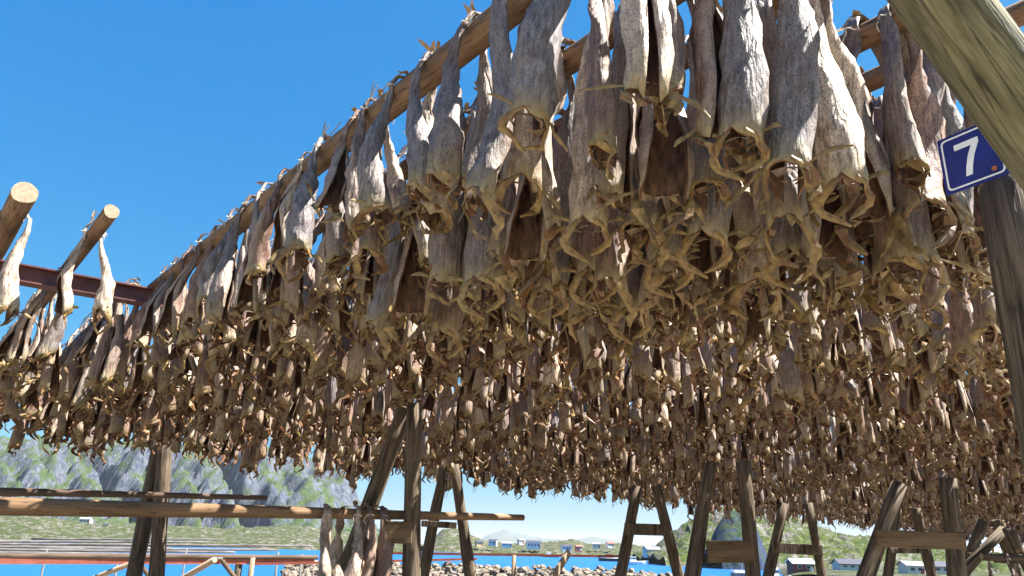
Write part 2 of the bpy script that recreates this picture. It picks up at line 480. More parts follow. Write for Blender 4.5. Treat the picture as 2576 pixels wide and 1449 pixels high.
M['hill'] = land_mat("hill_rock", (0.03, 0.03, 0.03), (0.2, 0.19, 0.17), (0.018, 0.034, 0.007), (0.07, 0.088, 0.022), 0.09, 0.0)
M['shaded_crag'] = land_mat("shaded_crag_rock", (0.012, 0.02, 0.05), (0.04, 0.055, 0.1), (0.015, 0.03, 0.015), (0.04, 0.06, 0.03), 0.12, 0.03, 0.5)  # dark blue tones put the cliff's shade into its rock colour
M['shore'] = land_mat("shore_land", (0.045, 0.04, 0.037), (0.19, 0.175, 0.155), (0.02, 0.034, 0.009), (0.06, 0.068, 0.024), 0.12, -0.02)
M['far'] = land_mat("far_rock", (0.06, 0.065, 0.07), (0.11, 0.115, 0.12), (0.05, 0.06, 0.05), (0.06, 0.07, 0.05), 0.001, 0.0)

def ridge(name, pts, d, front, back, m, nx=120, ny=36, rough=0.25, fs=8.0, steep=1.0, gully=0.0):
    """A hill whose skyline passes through measured points at forward distance d, falling to the sea in front and behind."""
    W = np.array([at(x, y, d) for x, y in pts])
    xs = W[:, 0]
    x0, x1 = xs[0], xs[-1]
    hmax = (W[:, 2] - SEA).max()
    def zf(X, Y):
        # the profile is read along the line of sight so that the crest keeps its place on the skyline
        XX = X * d / np.maximum(Y, 1)
        prof = np.interp(XX, xs, W[:, 2] - SEA, left=-4, right=-4)
        t = np.where(Y < d, (d - Y) / front, (Y - d) / back)
        fall = np.clip(1 - t, 0, 1) ** steep
        nz = fbm(X * fs / hmax * 0.25 + 5, Y * fs / hmax * 0.25)
        nz2 = fbm(X * fs / hmax * 1.3, Y * fs / hmax * 0.5 + 30)
        h = prof * fall * (1 + rough * 2.2 * nz * np.clip(t * 3, 0.12, 1)) + hmax * rough * 0.6 * nz2 + hmax * rough * 0.3 * fbm(X * fs / hmax * 4.3, Y * fs / hmax * 1.6 + 11) *  np.clip(t * 4, 0.15, 1) * (fall > 0) + 0 * nz2 * np.clip(t * 4, 0.1, 1) * (fall > 0)
        if gully: h = h - hmax * gully * np.abs(fbm(XX * 0.022 + 0.006 * Y, Y * 0.004 + 3, 4)) * 2.2 * np.clip(t * 5, 0.0, 1) * np.clip(h / hmax * 3, 0, 1)
        return SEA + np.where(prof > 0, h, -4) - 1.5 * (fall <= 0.02)
    k = 1.0 + back / d
    o = grid_land(name, min(x0, x0 * k), max(x1, x1 * k), d - front, d + back, nx, ny, zf, m)
    return o

ridge("mountain", [(-700, 1100), (-300, 1112), (0, 1105), (300, 1108), (560, 1118), (700, 1133), (800, 1150), (862, 1172), (885, 1215), (905, 1262), (930, 1300), (980, 1345), (1010, 1372)], 1250, 330, 450, M['mount'], 320, 90, 0.36, 9, 0.7, gully=0.5)
ridge("mountain", [(1180, 1376), (1222, 1345), (1245, 1336), (1268, 1328), (1290, 1337), (1325, 1344), (1370, 1352), (1440, 1358), (1490, 1346), (1530, 1353), (1580, 1365), (1640, 1388)], 9000, 1500, 1500, M['far'], 80, 14, 0.15, 6)
ridge("shore_land", [(-700, 1300), (-200, 1292), (100, 1300), (240, 1318), (420, 1322), (560, 1330), (760, 1322), (900, 1342), (1000, 1362), (1080, 1372)], 560, 150, 260, M['shore'], 180, 50, 0.3, 12, 0.6)
ridge("hill", [(1060, 1378), (1090, 1352), (1115, 1330), (1150, 1328), (1180, 1342), (1230, 1364), (1300, 1366), (1400, 1362), (1440, 1355), (1480, 1368), (1560, 1366), (1640, 1376), (1700, 1390)], 640, 90, 160, M['shore'], 160, 36, 0.22, 12, 0.7)
ridge("hill", [(1590, 1396), (1640, 1382), (1690, 1345), (1720, 1318), (1760, 1303), (1800, 1288), (1850, 1276), (1900, 1283), (1950, 1290), (2010, 1302), (2060, 1330), (2110, 1345), (2160, 1350), (2200, 1352), (2260, 1362), (2300, 1378), (2350, 1388), (2420, 1382), (2480, 1398), (2560, 1395), (2700, 1400), (3000, 1400)], 330, 70, 140, M['hill'], 240, 56, 0.42, 16, 0.65)

ridge("hill", [(1755, 1408), (1775, 1388), (1800, 1330), (1822, 1296), (1840, 1284), (1865, 1281), (1890, 1300), (1912, 1350), (1930, 1396), (1945, 1410)], 262, 30, 50, M['shaded_crag'], 70, 40, 0.1, 8, 0.5)
ridge("shore_land", [(1925, 1470), (1960, 1449), (2010, 1438), (2100, 1434), (2200, 1437), (2300, 1442), (2420, 1444), (2560, 1446), (2800, 1450), (3200, 1456)], 165, 75, 120, M['shore'], 120, 40, 0.16, 2.0, 0.35)
# boulders of the breakwater beyond the racks
def boulders(n, xr, yf, seed, size):
    rg = np.random.RandomState(seed)
    ico = [(-0.53, 0.85, 0), (0.53, 0.85, 0), (-0.53, -0.85, 0), (0.53, -0.85, 0), (0, -0.53, 0.85), (0, 0.53, 0.85), (0, -0.53, -0.85), (0, 0.53, -0.85), (0.85, 0, -0.53), (0.85, 0, 0.53), (-0.85, 0, -0.53), (-0.85, 0, 0.53)]
    fc = [(0, 11, 5), (0, 5, 1), (0, 1, 7), (0, 7, 10), (0, 10, 11), (1, 5, 9), (5, 11, 4), (11, 10, 2), (10, 7, 6), (7, 1, 8), (3, 9, 4), (3, 4, 2), (3, 2, 6), (3, 6, 8), (3, 8, 9), (4, 9, 5), (2, 4, 11), (6, 2, 10), (8, 6, 7), (9, 8, 1)]
    mb = MB()
    for i in range(n):
        x, y, z = yf(rg)
        s = size * (0.5 + 0.9 * rg.rand())
        R = np.linalg.qr(rg.randn(3, 3))[0]
        V = (np.array(ico) * (0.75 + 0.5 * rg.rand(12, 1))) @ R * np.array([s, s * 0.9, s * 0.72]) + [x, y, z]
        mb.add(V, fc)
    return mb
def bank(rg):
    t = rg.rand()
    y = 46 + 16 * t
    x = -16 + 38 * rg.rand() + (y - 50) * 0.1
    z = -2.75 + 2.75 * t ** 0.8 - max(0, x - 9) * 0.075 + 0.18 * rg.randn()
    return x * y / 56, y, z
mb = boulders(6500, None, bank, 3, 0.28)
set_props(mb.build("rocks", M['rock']), "pale sunlit boulders heaped along the breakwater before the blue water", "rocks", None, 'stuff')

# ------------------------------------------------------------------ dried cod
S_TAB = [0.0, 0.10, 0.25, 0.42, 0.60, 0.78, 0.90, 1.0]
RX_TAB = [0.012, 0.016, 0.026, 0.042, 0.055, 0.062, 0.064, 0.066]
RX_BROAD = [0.024, 0.044, 0.064, 0.076, 0.083, 0.087, 0.087, 0.088]
RY_TAB = [0.010, 0.013, 0.020, 0.034, 0.050, 0.058, 0.060, 0.060]
FR = 0.068                                   # how far out from the pole's axis a tail hangs

def fish_geo(seed, nr, no, ribs=9, broad=False):
    """One cod hung by its tail: tail above the pole, body below, cut open at the neck. Returns parts {name: (verts, faces, mat index, fa)}."""
    g = np.random.RandomState(seed)
    L = 0.98 * (0.86 + 0.24 * g.rand()) if broad else 0.80 * (0.8 + 0.38 * g.rand())
    RXT = RX_BROAD if broad else RX_TAB
    lean = g.randn(2) * (0.03 if broad else 0.055)
    wig = g.randn(2) * 0.022
    tw = g.uniform(-math.pi, math.pi)
    tw0 = g.uniform(-0.5, 0.5)
    wide = (0.80 + 0.26 * g.rand()) if broad else (0.88 + 0.36 * g.rand())
    gapk = g.choice([0.2, 0.45, 0.8, 1.15])
    flare = g.uniform(0.0, 0.028)
    lug = g.uniform(0.015, 0.06)
    # centre line: over the pole, then down
    sb = np.concatenate([np.linspace(0.06, 0.55, nr // 2, endpoint=False), np.linspace(0.55, 1.0, nr - nr // 2)])
    C = [np.array([0, -0.02, FR + 0.008]), np.array([0, 0.05, FR - 0.012]), np.array([0.0, FR + 0.004, 0.0])]
    S = [0.0, 0.02, 0.04]
    for s in sb:
        C.append(np.array([lean[0] * s + wig[0] * math.sin(s * 5.5), FR + 0.006 + 0.045 * min(1, s * 1.6) + lean[1] * s * s + wig[1] * math.sin(s * 6.5 + 1), -L * s]))
        S.append(s)
    C, S = np.array(C), np.array(S)
    if no >= 9:
        d1, d2, d3 = g.uniform(0.006, 0.02), g.uniform(0, 6), g.uniform(0.004, 0.011)
    else:
        d1, d2, d3 = 0.01, 0, 0.0
    Vo, Vi, A = [], [], []
    m = len(S)
    axes = []
    for i in range(m):
        s = S[i]
        k = np.clip((s - 0.05) / 0.45, 0, 1); k = k * k * (3 - 2 * k)
        ps = tw0 + (tw - tw0) * k
        e1, e2 = np.array([math.cos(ps), math.sin(ps), 0]), np.array([-math.sin(ps), math.cos(ps), 0])
        if i == 0: zt = np.array([0, 0, 1.0])
        rx, ry = np.interp(s, S_TAB, RXT) * wide, np.interp(s, S_TAB, RY_TAB) * wide
        rx *= 1 + 0.10 * math.sin(s * 9 + d2) * (s > 0.15)
        gap = np.interp(s, [0.0, 0.33, 0.45, 0.8, 1.0], [0.0, 0.0, 0.25, 0.5, 0.8]) * gapk
        ph = np.linspace(-(math.pi - gap), math.pi - gap, no)
        kin = np.interp(s, [0, 0.3, 0.5, 1.0], [0.3, 0.45, 0.76, 0.86])
        rim = np.clip((s - 0.84) / 0.16, 0, 1)
        u = np.abs(ph) / (math.pi - gap)
        fl = flare * np.clip((s - 0.5) / 0.5, 0, 1) ** 1.5 * np.clip(np.abs(ph) - 1.2, 0, 2)
        fold = 0.09 * np.sin(ph * (5 if no < 13 else 7) + 1.5 * math.sin(s * 7 + d2) + d2) * (0.4 + 0.6 * math.sin(s * 11 + d2) ** 2)
        nz = d3 * np.sin(ph * 3 + s * 23 + d2) + d1 * 0.5 * np.sin(ph * 5 - s * 31) * (s > 0.2)
        ridge_ = 0.010 * np.exp(-(ph / 0.22) ** 2) * (0.5 + 0.5 * math.sin(s * 40 + d2)) * (0.15 < s < 0.92)
        rr = 1 + (nz / max(rx, 0.02)) * 0.7 + fold + (0.022 * g.randn(no) if s > 0.1 else 0)
        dz = -lug * rim * u ** 1.6 + 0.035 * rim * (1 - u) ** 2 - 0.012 * rim * np.sin(ph * 4 + d2) + 0.014 * rim * g.randn(no)
        sgn = np.sign(ph)
        out = C[i] + np.outer((rx * rr) * np.sin(ph) + sgn * fl, e1) + np.outer(ry * rr * np.cos(ph) + ridge_, e2) + np.outer(dz, [0, 0, 1])
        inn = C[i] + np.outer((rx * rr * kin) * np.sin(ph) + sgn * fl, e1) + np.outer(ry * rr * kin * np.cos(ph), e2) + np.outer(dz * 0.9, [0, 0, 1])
        Vo.append(out); Vi.append(inn[::-1])
        A += [(uu, s, 0.5) for uu in u] + [(uu, s, 0.5) for uu in u[::-1]]
        axes.append((e1, e2, rx, ry, gap, fl[0] if len(fl) else 0))
    n2 = 2 * no
    V = np.concatenate([np.concatenate([Vo[i], Vi[i]]) for i in range(m)])
    F, MI = [], []
    for i in range(m - 1):
        for j in range(n2):
            jj = (j + 1) % n2
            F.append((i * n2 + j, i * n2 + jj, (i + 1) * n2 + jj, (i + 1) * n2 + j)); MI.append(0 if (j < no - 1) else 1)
    b0 = (m - 1) * n2
    for j in range(no - 1):
        F.append((b0 + j, b0 + j + 1, b0 + n2 - 2 - j, b0 + n2 - 1 - j)); MI.append(2)
        F.append((j + 1, j, n2 - 1 - j, n2 - 2 - j)); MI.append(0)
    parts = {'body': [(V, F, MI, np.array(A))]}
    e1, e2, rx, ry, gap, fl = axes[-1]
    cE = C[-1]
    def ribbon(path, hw, th, wdir, mi, n=ribs, closed_tip=True):
        P = catmull(path, n)
        T = np.gradient(P, axis=0); T /= np.linalg.norm(T, axis=1)[:, None] + 1e-9
        Wd = np.cross(T, wdir); ln = np.linalg.norm(Wd, axis=1)[:, None]; Wd = np.where(ln > 1e-3, Wd / (ln + 1e-9), e1)
        Nn = np.cross(T, Wd)
        h = (np.interp(np.linspace(0, 1, n), np.linspace(0, 1, len(hw)), hw) * (1 + 0.16 * g.randn(n)))[:, None]
        P = P + 0.0025 * g.randn(n, 3)
        rows = np.stack([P - Wd * h, P - Nn * th, P + Wd * h, P + Nn * th], 1)
        V = rows.reshape(-1, 3)
        F = [(i * 4 + k, i * 4 + (k + 1) % 4, (i + 1) * 4 + (k + 1) % 4, (i + 1) * 4 + k) for i in range(n - 1) for k in range(4)]
        F += [(3, 2, 1, 0), tuple((n - 1) * 4 + k for k in range(4))]
        return (V, F, [mi] * len(F), np.tile([0.5, 0.95, 0.95], (len(V), 1)))
    vlen = g.uniform(0.05, 0.12)
    tip = cE + e2 * (-ry * g.uniform(-0.2, 0.9)) + e1 * g.uniform(-0.03, 0.03) + np.array([0, 0, -lug - vlen])
    splay = g.choice([0, 0, 0.02, 0.06])
    for sg in (-1, 1):
        def rp(phi, k=1.02, dz=0.0):
            u = phi / (math.pi - gap)
            z = -lug * u ** 1.6 + 0.035 * (1 - u) ** 2
            f_ = flare * max(0, phi - 1.2)
            return cE + e1 * sg * (rx * k * math.sin(phi) + f_) + e2 * ry * k * math.cos(phi) + np.array([0, 0, z + dz])
        pe = math.pi - gap
        pm_ = min(pe, 2.1)
        bulge = g.uniform(0.005, 0.05)
        t2 = tip + e1 * sg * (0.002 + splay) + np.array([0, 0, 0.012 * g.randn()])
        mid = rp(pm_, 1.1) * 0.5 + t2 * 0.5 + e1 * sg * bulge + e2 * g.uniform(-0.02, 0.02)
        cd = e2 * g.uniform(0.5, 1.0) + e1 * sg * g.uniform(0.0, 0.8)
        wd = g.uniform(0.6, 1.0)
        parts['collar_bone' if sg < 0 else 'collar_bone2'] = [ribbon([rp(0.35, 1.0, 0.012), rp(1.15, 1.05, 0.004), rp(pm_, 1.07, -0.02), mid, t2],
                                                           [0.008 * wd, 0.017 * wd, 0.024 * wd, 0.023 * wd, 0.019 * wd, 0.006], 0.004, cd, 2)]
        r0 = rp(1.25, 1.05, 0.03)
        od = e1 * sg * g.uniform(0.3, 1.0) + e2 * g.uniform(-0.5, 0.5) + np.array([0, 0, g.uniform(-1.0, 0.5)])
        od /= np.linalg.norm(od)
        ln = g.uniform(0.07, 0.16)
        parts['pectoral_fin' if sg < 0 else 'pectoral_fin2'] = [ribbon([r0, r0 + od * ln * 0.5 + e2 * 0.01 * g.randn(), r0 + od * ln + np.array([0, 0, -0.02])], [0.005, 0.008, 0.012, 0.003], 0.002, e2 + 0.3 * e1, 3, max(4, ribs - 4))]
    # torn shreds of flesh and membrane at the neck
    nf = 16 if no > 12 else 8
    top_, bot_ = [], []
    for k in range(nf):
        ph_ = -pe + 2 * pe * k / (nf - 1)
        r0 = cE + e1 * rx * 0.82 * math.sin(ph_) + e2 * ry * 0.82 * math.cos(ph_) + np.array([0, 0, 0.012])
        ln = g.choice([0.004, 0.008, 0.014, 0.03])
        dv = np.array([0, 0, -1.0]) + e1 * (0.5 * math.sin(ph_) + 0.5 * g.randn()) + e2 * (0.3 * math.cos(ph_) + 0.4 * g.randn()); dv /= np.linalg.norm(dv)
        top_.append(r0); bot_.append(r0 + dv * ln)
    fv = np.array(top_ + bot_ + [p * 1 for p in bot_])
    ff = [(k, k + 1, nf + k + 1, nf + k) for k in range(nf - 1)]
    parts['fringe'] = [(fv[:2 * nf], ff, [5] * len(ff), np.tile([0.5, 0.95, 0.95], (2 * nf, 1)))]
    # twine round the tail
    cv = []
    for q in range(9):
        an = q * math.pi / 4
        cv.append(C[2] + np.array([0.021 * math.cos(an), 0.019 * math.sin(an), -0.012 + 0.006 * math.sin(an * 2)]))
    parts['twine'] = [ribbon(cv, [0.0035], 0.0035, np.array([0, 0, 1.0]), 6, 14), ribbon([cv[0], cv[0] + np.array([0.012, 0.01, -0.03]), cv[0] + np.array([0.006, 0.012, -0.07])], [0.0025], 0.0025, e1, 6, 5)]
    # the frayed tail fin standing off the top of the pole
    tb = C[0]
    td = np.array([g.uniform(-0.5, 0.5), g.uniform(-1.0, 0.0), g.uniform(-0.4, 0.8)]); td /= np.linalg.norm(td)
    ln = g.choice([0.02, 0.028, 0.035, 0.075])
    fan = []
    for k in (-1, 0, 1):
        dv = td + np.array([0.32 * k, 0.12 * g.randn(), 0.1 * g.randn()]); dv /= np.linalg.norm(dv)
        fan.append(ribbon([tb - td * 0.015, tb + dv * ln * 0.5, tb + dv * ln * g.uniform(0.8, 1.2)], [0.009, 0.012, 0.011, 0.004], 0.002, np.cross(td, [1, 0.2, 0]) + 0.01, 4, max(4, ribs - 5)))
    parts['tail_fin'] = fan
    return parts, L, tw, wide

def join_parts(lst):
    V, F, MI, A, o = [], [], [], [], 0
    for v, f, mi, a in lst:
        V.append(v); A.append(a); MI += mi
        F += [tuple(i + o for i in q) for q in f]
        o += len(v)
    return np.concatenate(V), F, MI, np.concatenate(A)

FISH_MATS = [M['skin'], M['inner'], M['collar'], M['fin'], M['tail'], M['flesh'], M['twine']]
NV = 38
NB = 26                                      # the variants from here on are the broad, heavy cod
VAR = []
for k in range(NV):
    parts, L, tw, wide = fish_geo(100 + k, 17, 17, 10, k >= NB)
    meshes = {}
    for nm, lst in parts.items():
        v, f, mi, a = join_parts(lst)
        me = bpy.data.meshes.new(nm.rstrip('2'))
        me.from_pydata(v.tolist(), [], f)
        for m_ in FISH_MATS: me.materials.append(m_)
        me.polygons.foreach_set('material_index', mi)
        me.polygons.foreach_set('use_smooth', [k_ < 2 for k_ in mi])
        at_ = me.attributes.new('fa', 'FLOAT_VECTOR', 'POINT')
        at_.data.foreach_set('vector', a.astype(np.float32).ravel())
        me.update()
        meshes[nm] = me
    VAR.append((meshes, L, tw, wide))

def quads_of(parts, names):
    v, f, mi, a = join_parts([p for n_ in names for p in parts[n_]])
    return v.astype(np.float32), np.array([q if len(q) == 4 else (*q, q[-1]) for q in f], np.int32), np.array(mi, np.int32), a.astype(np.float32)
ALLP = ['body', 'collar_bone', 'collar_bone2', 'pectoral_fin', 'pectoral_fin2', 'tail_fin', 'fringe', 'twine']
ALLM = ['body', 'collar_bone', 'collar_bone2', 'fringe', 'tail_fin']
LOD1 = [quads_of(fish_geo(100 + k, 11, 8, 6, k >= NB)[0], ALLM) for k in range(NV)]
LOD2 = [quads_of(fish_geo(100 + k, 7, 6, 5, k >= NB)[0], ALLM[:3]) for k in range(NV)]

# ---- where every fish hangs: (position, turn about z, variant, scale, tone, row index, order)
FISH = []
def tone_of(d):
    """Grey tones prevail near, putting sky light into the colour; red-brown inside; pale ones stand in for sunlit fish."""
    u = rng.rand()
    if u > 0.82: return 0.92 + 0.07 * rng.rand()  # pale tone puts direct sun into the skin colour
    if d < 6: return 0.42 * rng.rand() if u < 0.5 else 0.4 + 0.4 * rng.rand()
    return 0.35 * rng.rand() if u < 0.2 else 0.4 + 0.42 * rng.rand()
def put(a, b, side, row, var=None, sc=None, tone=None, jit=None, zoff=0.0):
    p = P3(a, b, zoff)
    base = math.atan2(DA[1], DA[0])           # local x runs along the pole
    rot = base + (math.pi if side > 0 else 0.0) + (rng.randn() * 0.22 if jit is None else jit)
    # side > 0: hangs on the far (+B) side; local +y must point to +B or -B
    near_ = math.hypot(p[0], p[1]) < 4.7 and (b > 2.0 or a < 2.5)
    FISH.append([p, rot, (rng.randint(NB, NV) if near_ else rng.randint(NB)) if var is None else var, (0.9 + 0.24 * rng.rand()) if sc is None else sc, tone_of(math.hypot(p[0], p[1])) if tone is None else tone, row, a])

def a_start(b):
    if b < 2.0: return 1.62
    if b < 2.5: return 1.40
    if b < 3.0: return 1.45
    if b < 3.5: return 1.42
    if b < 7.0: return 1.42 + 0.42 * (b - 3.6)
    return 1.3 + 0.2 * rng.rand()
for r, b in enumerate(bay1):
    step = 0.33 if r == 0 else 0.205 if r < 6 else 0.275 if b < 14 else 0.30
    a = a_start(b) + 0.1 * rng.rand()
    while a < 7.75:
        for side in (1, -1):
            if rng.rand() < 0.96: put(a + 0.03 * rng.randn(), b, side, ('one', r), sc=None)
        a += step * (0.8 + 0.4 * rng.rand())
for r, b in enumerate(bay2):
    step = 0.27 if b < 12 else 0.30
    a = (8.4 if b < 1.3 else 8.1) + 0.15 * rng.rand()
    if 0.3 < b < 1.3:
        for side in (1, -1): put(6.85 + 0.1 * (b > 1), b, side, ('two', r), sc=1.05)
    while a < far_end(b) + 0.5 * math.sin(b * 3):
        for side in (1, -1):
            if rng.rand() < 0.96: put(a + 0.03 * rng.randn(), b, side, ('two', r), sc=(0.95 + 0.25 * rng.rand()))
        a += step * (0.8 + 0.4 * rng.rand())

# ---- which of them show: front-to-back cover count on a coarse grid
GW, GH = 480, 270
cover = np.zeros((GH, GW), bool)
Rm = np.array([[*_X], [*_Y], [*_F0]])
pos = np.array([f[0] for f in FISH]) - EYE
order = np.argsort(np.hypot(pos[:, 0], pos[:, 1]))
shown = np.zeros(len(FISH), int)
ss = np.linspace(0.05, 1.12, 11)
ww = np.interp(ss, S_TAB + [1.1, 1.16], RX_TAB + [0.06, 0.02])
for i in order:
    q = Rm @ (pos[i] + np.array([0, 0, -0.4]))
    if q[2] < 0.5: continue
    f = FISH[i]
    off = np.array([-math.sin(f[1]), math.cos(f[1]), 0]) * (FR + 0.05)
    cnt = 0
    for s_, w_ in zip(ss, ww):
        c = Rm @ (pos[i] + off + np.array([0, 0, -0.8 * s_ * f[3]]))
        k = FOC / c[2] * GW / PW
        cx, cy = GW / 2 + c[0] * k, GH / 2 - c[1] * k
        hw, hh = w_ * k * 0.85, 0.8 * 0.055 * k
        x0, x1, y0, y1 = int(round(cx - hw)), int(round(cx + hw)) + 1, int(round(cy - hh)), int(round(cy + hh)) + 1
        x0, x1, y0, y1 = max(x0, 0), min(x1, GW), max(y0, 0), min(y1, GH)
        if x1 > x0 and y1 > y0:
            blk = cover[y0:y1, x0:x1]
            cnt += blk.size - int(blk.sum())
            blk[:] = True
    shown[i] = cnt
top = set(np.argsort(-shown)[:280].tolist())
print("fish:", len(FISH), "individual:", len(top), "least shown:", min(shown[list(top)]))

# long frayed tails that stand up over the poles like antlers
ANTLER = []
for k in range(4):
    ga = np.random.RandomState(900 + k)
    mb = MB()
    for pr in range(2 + k % 2):
        dv = np.array([0.5 * ga.randn(), -0.35 + 0.5 * ga.randn(), 1.0]); dv /= np.linalg.norm(dv)
        ln = 0.11 + 0.10 * ga.rand()
        p0 = np.array([0.0, FR * 0.6, FR - 0.004])
        path = catmull([p0, p0 + dv * ln * 0.5 + 0.012 * ga.randn(3), p0 + dv * ln + 0.02 * ga.randn(3)], 8)
        side = np.cross(dv, [0.3, 1, 0.1]); side /= np.linalg.norm(side); nn = np.cross(dv, side)
        w_ = np.array([0.008, 0.012, 0.015, 0.016, 0.015, 0.012, 0.01, 0.003]) * (1 + 0.2 * ga.randn(8))
        V_ = [q for c_, ww_ in zip(path, w_) for q in (c_ - side * ww_, c_ - nn * 0.003, c_ + side * ww_, c_ + nn * 0.003)]
        mb.add(V_, [(i * 4 + j, i * 4 + (j + 1) % 4, (i + 1) * 4 + (j + 1) % 4, (i + 1) * 4 + j) for i in range(7) for j in range(4)] + [(3, 2, 1, 0), (28, 29, 30, 31)])
    ANTLER.append(mb.mesh("tail_fin", [M['tail']]))

def hang_fish(p, rot, var, sc, label, group, tilt=(0, 0), fat=1.0, tone=0.45, antler=None):
    meshes = VAR[var][0]
    e = empty("dried_cod", p, label, "dried fish", group)
    e.rotation_euler = (tilt[0], tilt[1], rot)
    near = 1.0 + 0.08 * min(1, max(0, (5.0 - math.hypot(p[0], p[1])) / 1.5))
    e.scale = (sc * near * fat, sc * near * fat, sc)
    for nm in ALLP:
        c = bpy.data.objects.new(nm.rstrip('2'), ANTLER[antler % 4] if nm == 'tail_fin' and antler is not None else meshes[nm])
        COL.objects.link(c)
        c.parent = e
        c.color = (tone, tone, tone, 1)
    return e

rows_seen = {}
for i in top: rows_seen.setdefault(FISH[i][5], []).append(i)
def ordinal(n):
    return ["first", "second", "third", "fourth", "fifth", "sixth", "seventh", "eighth", "ninth", "tenth", "eleventh", "twelfth", "thirteenth", "fourteenth", "fifteenth", "sixteenth", "seventeenth", "eighteenth", "nineteenth", "twentieth"][n] if n < 20 else None
for rowkey, ids in rows_seen.items():
    ids.sort(key=lambda i: FISH[i][6])
    bay, r = rowkey
    for n_, i in enumerate(ids):
        p, rot, var, sc, tone, _, a = FISH[i]
        if bay == 'one':
            rowname = "the sky-edge pole" if r == 0 else f"the {ordinal(r)} pole behind the sky-edge pole" if r < 20 else "the distant poles of the packed rack"
        else:
            rowname = f"the {ordinal(r)} pole beyond the red steel beam" if r < 20 else "the distant poles beyond the red beam"
        o_ = ordinal(n_)
        if r < 12 and o_:
            lab = f"headless cod, {o_} from the camera end on {rowname}"
        else:
            lab = f"headless brown cod among the crowd on {rowname}"
        towards = 1 if math.cos(rot - math.atan2(DA[1], DA[0])) > 0 else -1
        tg = np.random.RandomState(i)
        hang_fish(p, rot, var, sc, lab, tilt=(0.05 * tg.randn(), -towards * (0.03 + 0.05 * tg.randn())) if a > 7 or bay == 'one' else (0, 0), tone=0.97 if bay == 'two' and a < 7 else tone, antler=(n_ if (bay == 'one' and r == 0 and n_ % 4 == 1 and n_ < 20) or (bay == 'two' and a < 7 and n_ == 1) or (bay == 'one' and 0 < r < 4 and n_ % 9 == 4) else None), group="headless cod hanging in pairs from the rack poles")

rest = [i for i in range(len(FISH)) if i not in top]
Vs, Qs, Ms, As, off = [], [], [], [], 0
for i in rest:
    p, rot, var, sc, tone, _, a = FISH[i]
    dd = math.hypot(p[0], p[1])
    v, q, mi, fa = (LOD1 if dd < 15 else LOD2)[var]
    c, s_ = math.cos(rot), math.sin(rot)
    w = np.empty_like(v)
    w[:, 0] = (v[:, 0] * c - v[:, 1] * s_) * sc + p[0]
    w[:, 1] = (v[:, 0] * s_ + v[:, 1] * c) * sc + p[1]
    w[:, 2] = v[:, 2] * sc + p[2]
    fa = fa.copy(); fa[:, 2] = tone
    Vs.append(w); Qs.append(q + off); Ms.append(mi); As.append(fa)
    off += len(v)
V, Q, MI, FA = np.concatenate(Vs), np.concatenate(Qs), np.concatenate(Ms), np.concatenate(As)
me = bpy.data.meshes.new("dried_cod_mass")
me.vertices.add(len(V)); me.vertices.foreach_set('co', V.ravel())
me.loops.add(Q.size); me.loops.foreach_set('vertex_index', Q.ravel())
me.polygons.add(len(Q)); me.polygons.foreach_set('loop_start', np.arange(0, Q.size, 4, dtype=np.int32))
try: me.polygons.foreach_set('loop_total', np.full(len(Q), 4, np.int32))
except Exception: pass
for m_ in [M['skin_mass']] + FISH_MATS[1:]: me.materials.append(m_)
me.polygons.foreach_set('material_index', MI)
me.polygons.foreach_set('use_smooth', MI < 2)
at_ = me.attributes.new('fa', 'FLOAT_VECTOR', 'POINT')
at_.data.foreach_set('vector', FA.ravel())
me.update(calc_edges=True)
me.validate()
o = bpy.data.objects.new("dried_cod_mass", me)
COL.objects.link(o)
set_props(o, "dense brown mass of headless cod filling the depth of the drying rack", "dried fish", None, 'stuff')
print("mass verts:", len(V))

# ------------------------------------------------------------------ poles, beams and the log trestles
def rack_pole(p, q, r0, r1, label, seed, bend=0.0, side=0.0, m='pole', group="poles of the drying rack", name="rack_pole", n=14):
    L_ = sag_line(p, q, n, bend, side, seed)
    mb = MB(); mb.tube(L_, np.linspace(r0, r1, n), 14, 0, 1, 0.035, seed)
    return set_props(mb.build(name, [M[m], M['sawn']], origin=tuple(p), axis=tuple(q)), label, "pole", group)
rack_pole(P3(0.9, 1.83), P3(8.25, 1.83, -0.02), 0.078, 0.070, "long bark-brown pole rising against the blue sky with the front row of cod", 1, 0.0, 0.012)
names1 = ["second", "third", "fourth", "fifth", "sixth", "seventh", "eighth", "ninth", "tenth", "eleventh", "twelfth", "thirteenth", "fourteenth", "fifteenth", "sixteenth"]
for k, b in enumerate(bay1[1:16]):
    rack_pole(P3(0.75, b), P3(8.3, b + 0.03 * (-1) ** k, -0.02), 0.064 - 0.006 * (k % 2), 0.055, f"brown rack pole, {names1[k]} in from the pole at the sky edge", 20 + k, 0.0, 0.012)
ends = {0.45: ("thick brown pole with a large pale sawn end overhanging the red beam", 0.088), 1.04: ("thinner grey-brown pole with a small sawn end overhanging the red beam", 0.058)}
for b in bay2[:9]:
    lab, rr = ends.get(b, (None, 0.056))
    if b < 0.3: continue
    a0 = 6.38 if b < 1.3 else 8.15
    if lab is None:
        lab = "pole beyond the red beam, " + {1.66: "just under the lower end of the sky-edge pole"}.get(b, f"{['', '', '', '', '', 'second', 'third', 'fourth', 'fifth'][bay2.index(b)]} row behind the sky-edge pole")
    rack_pole(P3(a0, b), P3(far_end(b) + 0.4, b, -0.05), rr, rr * 0.75, lab, 60 + int(b * 10))
# short stub of timber standing on a pole
mb = MB(); mb.tube([P3(1.85, 3.22, 0.05), P3(1.85, 3.22, 0.13), P3(1.86, 3.22, 0.20)], [0.042, 0.045, 0.043], 10, 0, 1, 0.05, 5)
set_props(mb.build("wood_stub", [M['pole'], M['sawn']], origin=tuple(P3(1.85, 3.22, 0.05))), "short orange-brown stub of wood standing on a rack pole against the sky", "wood stub")

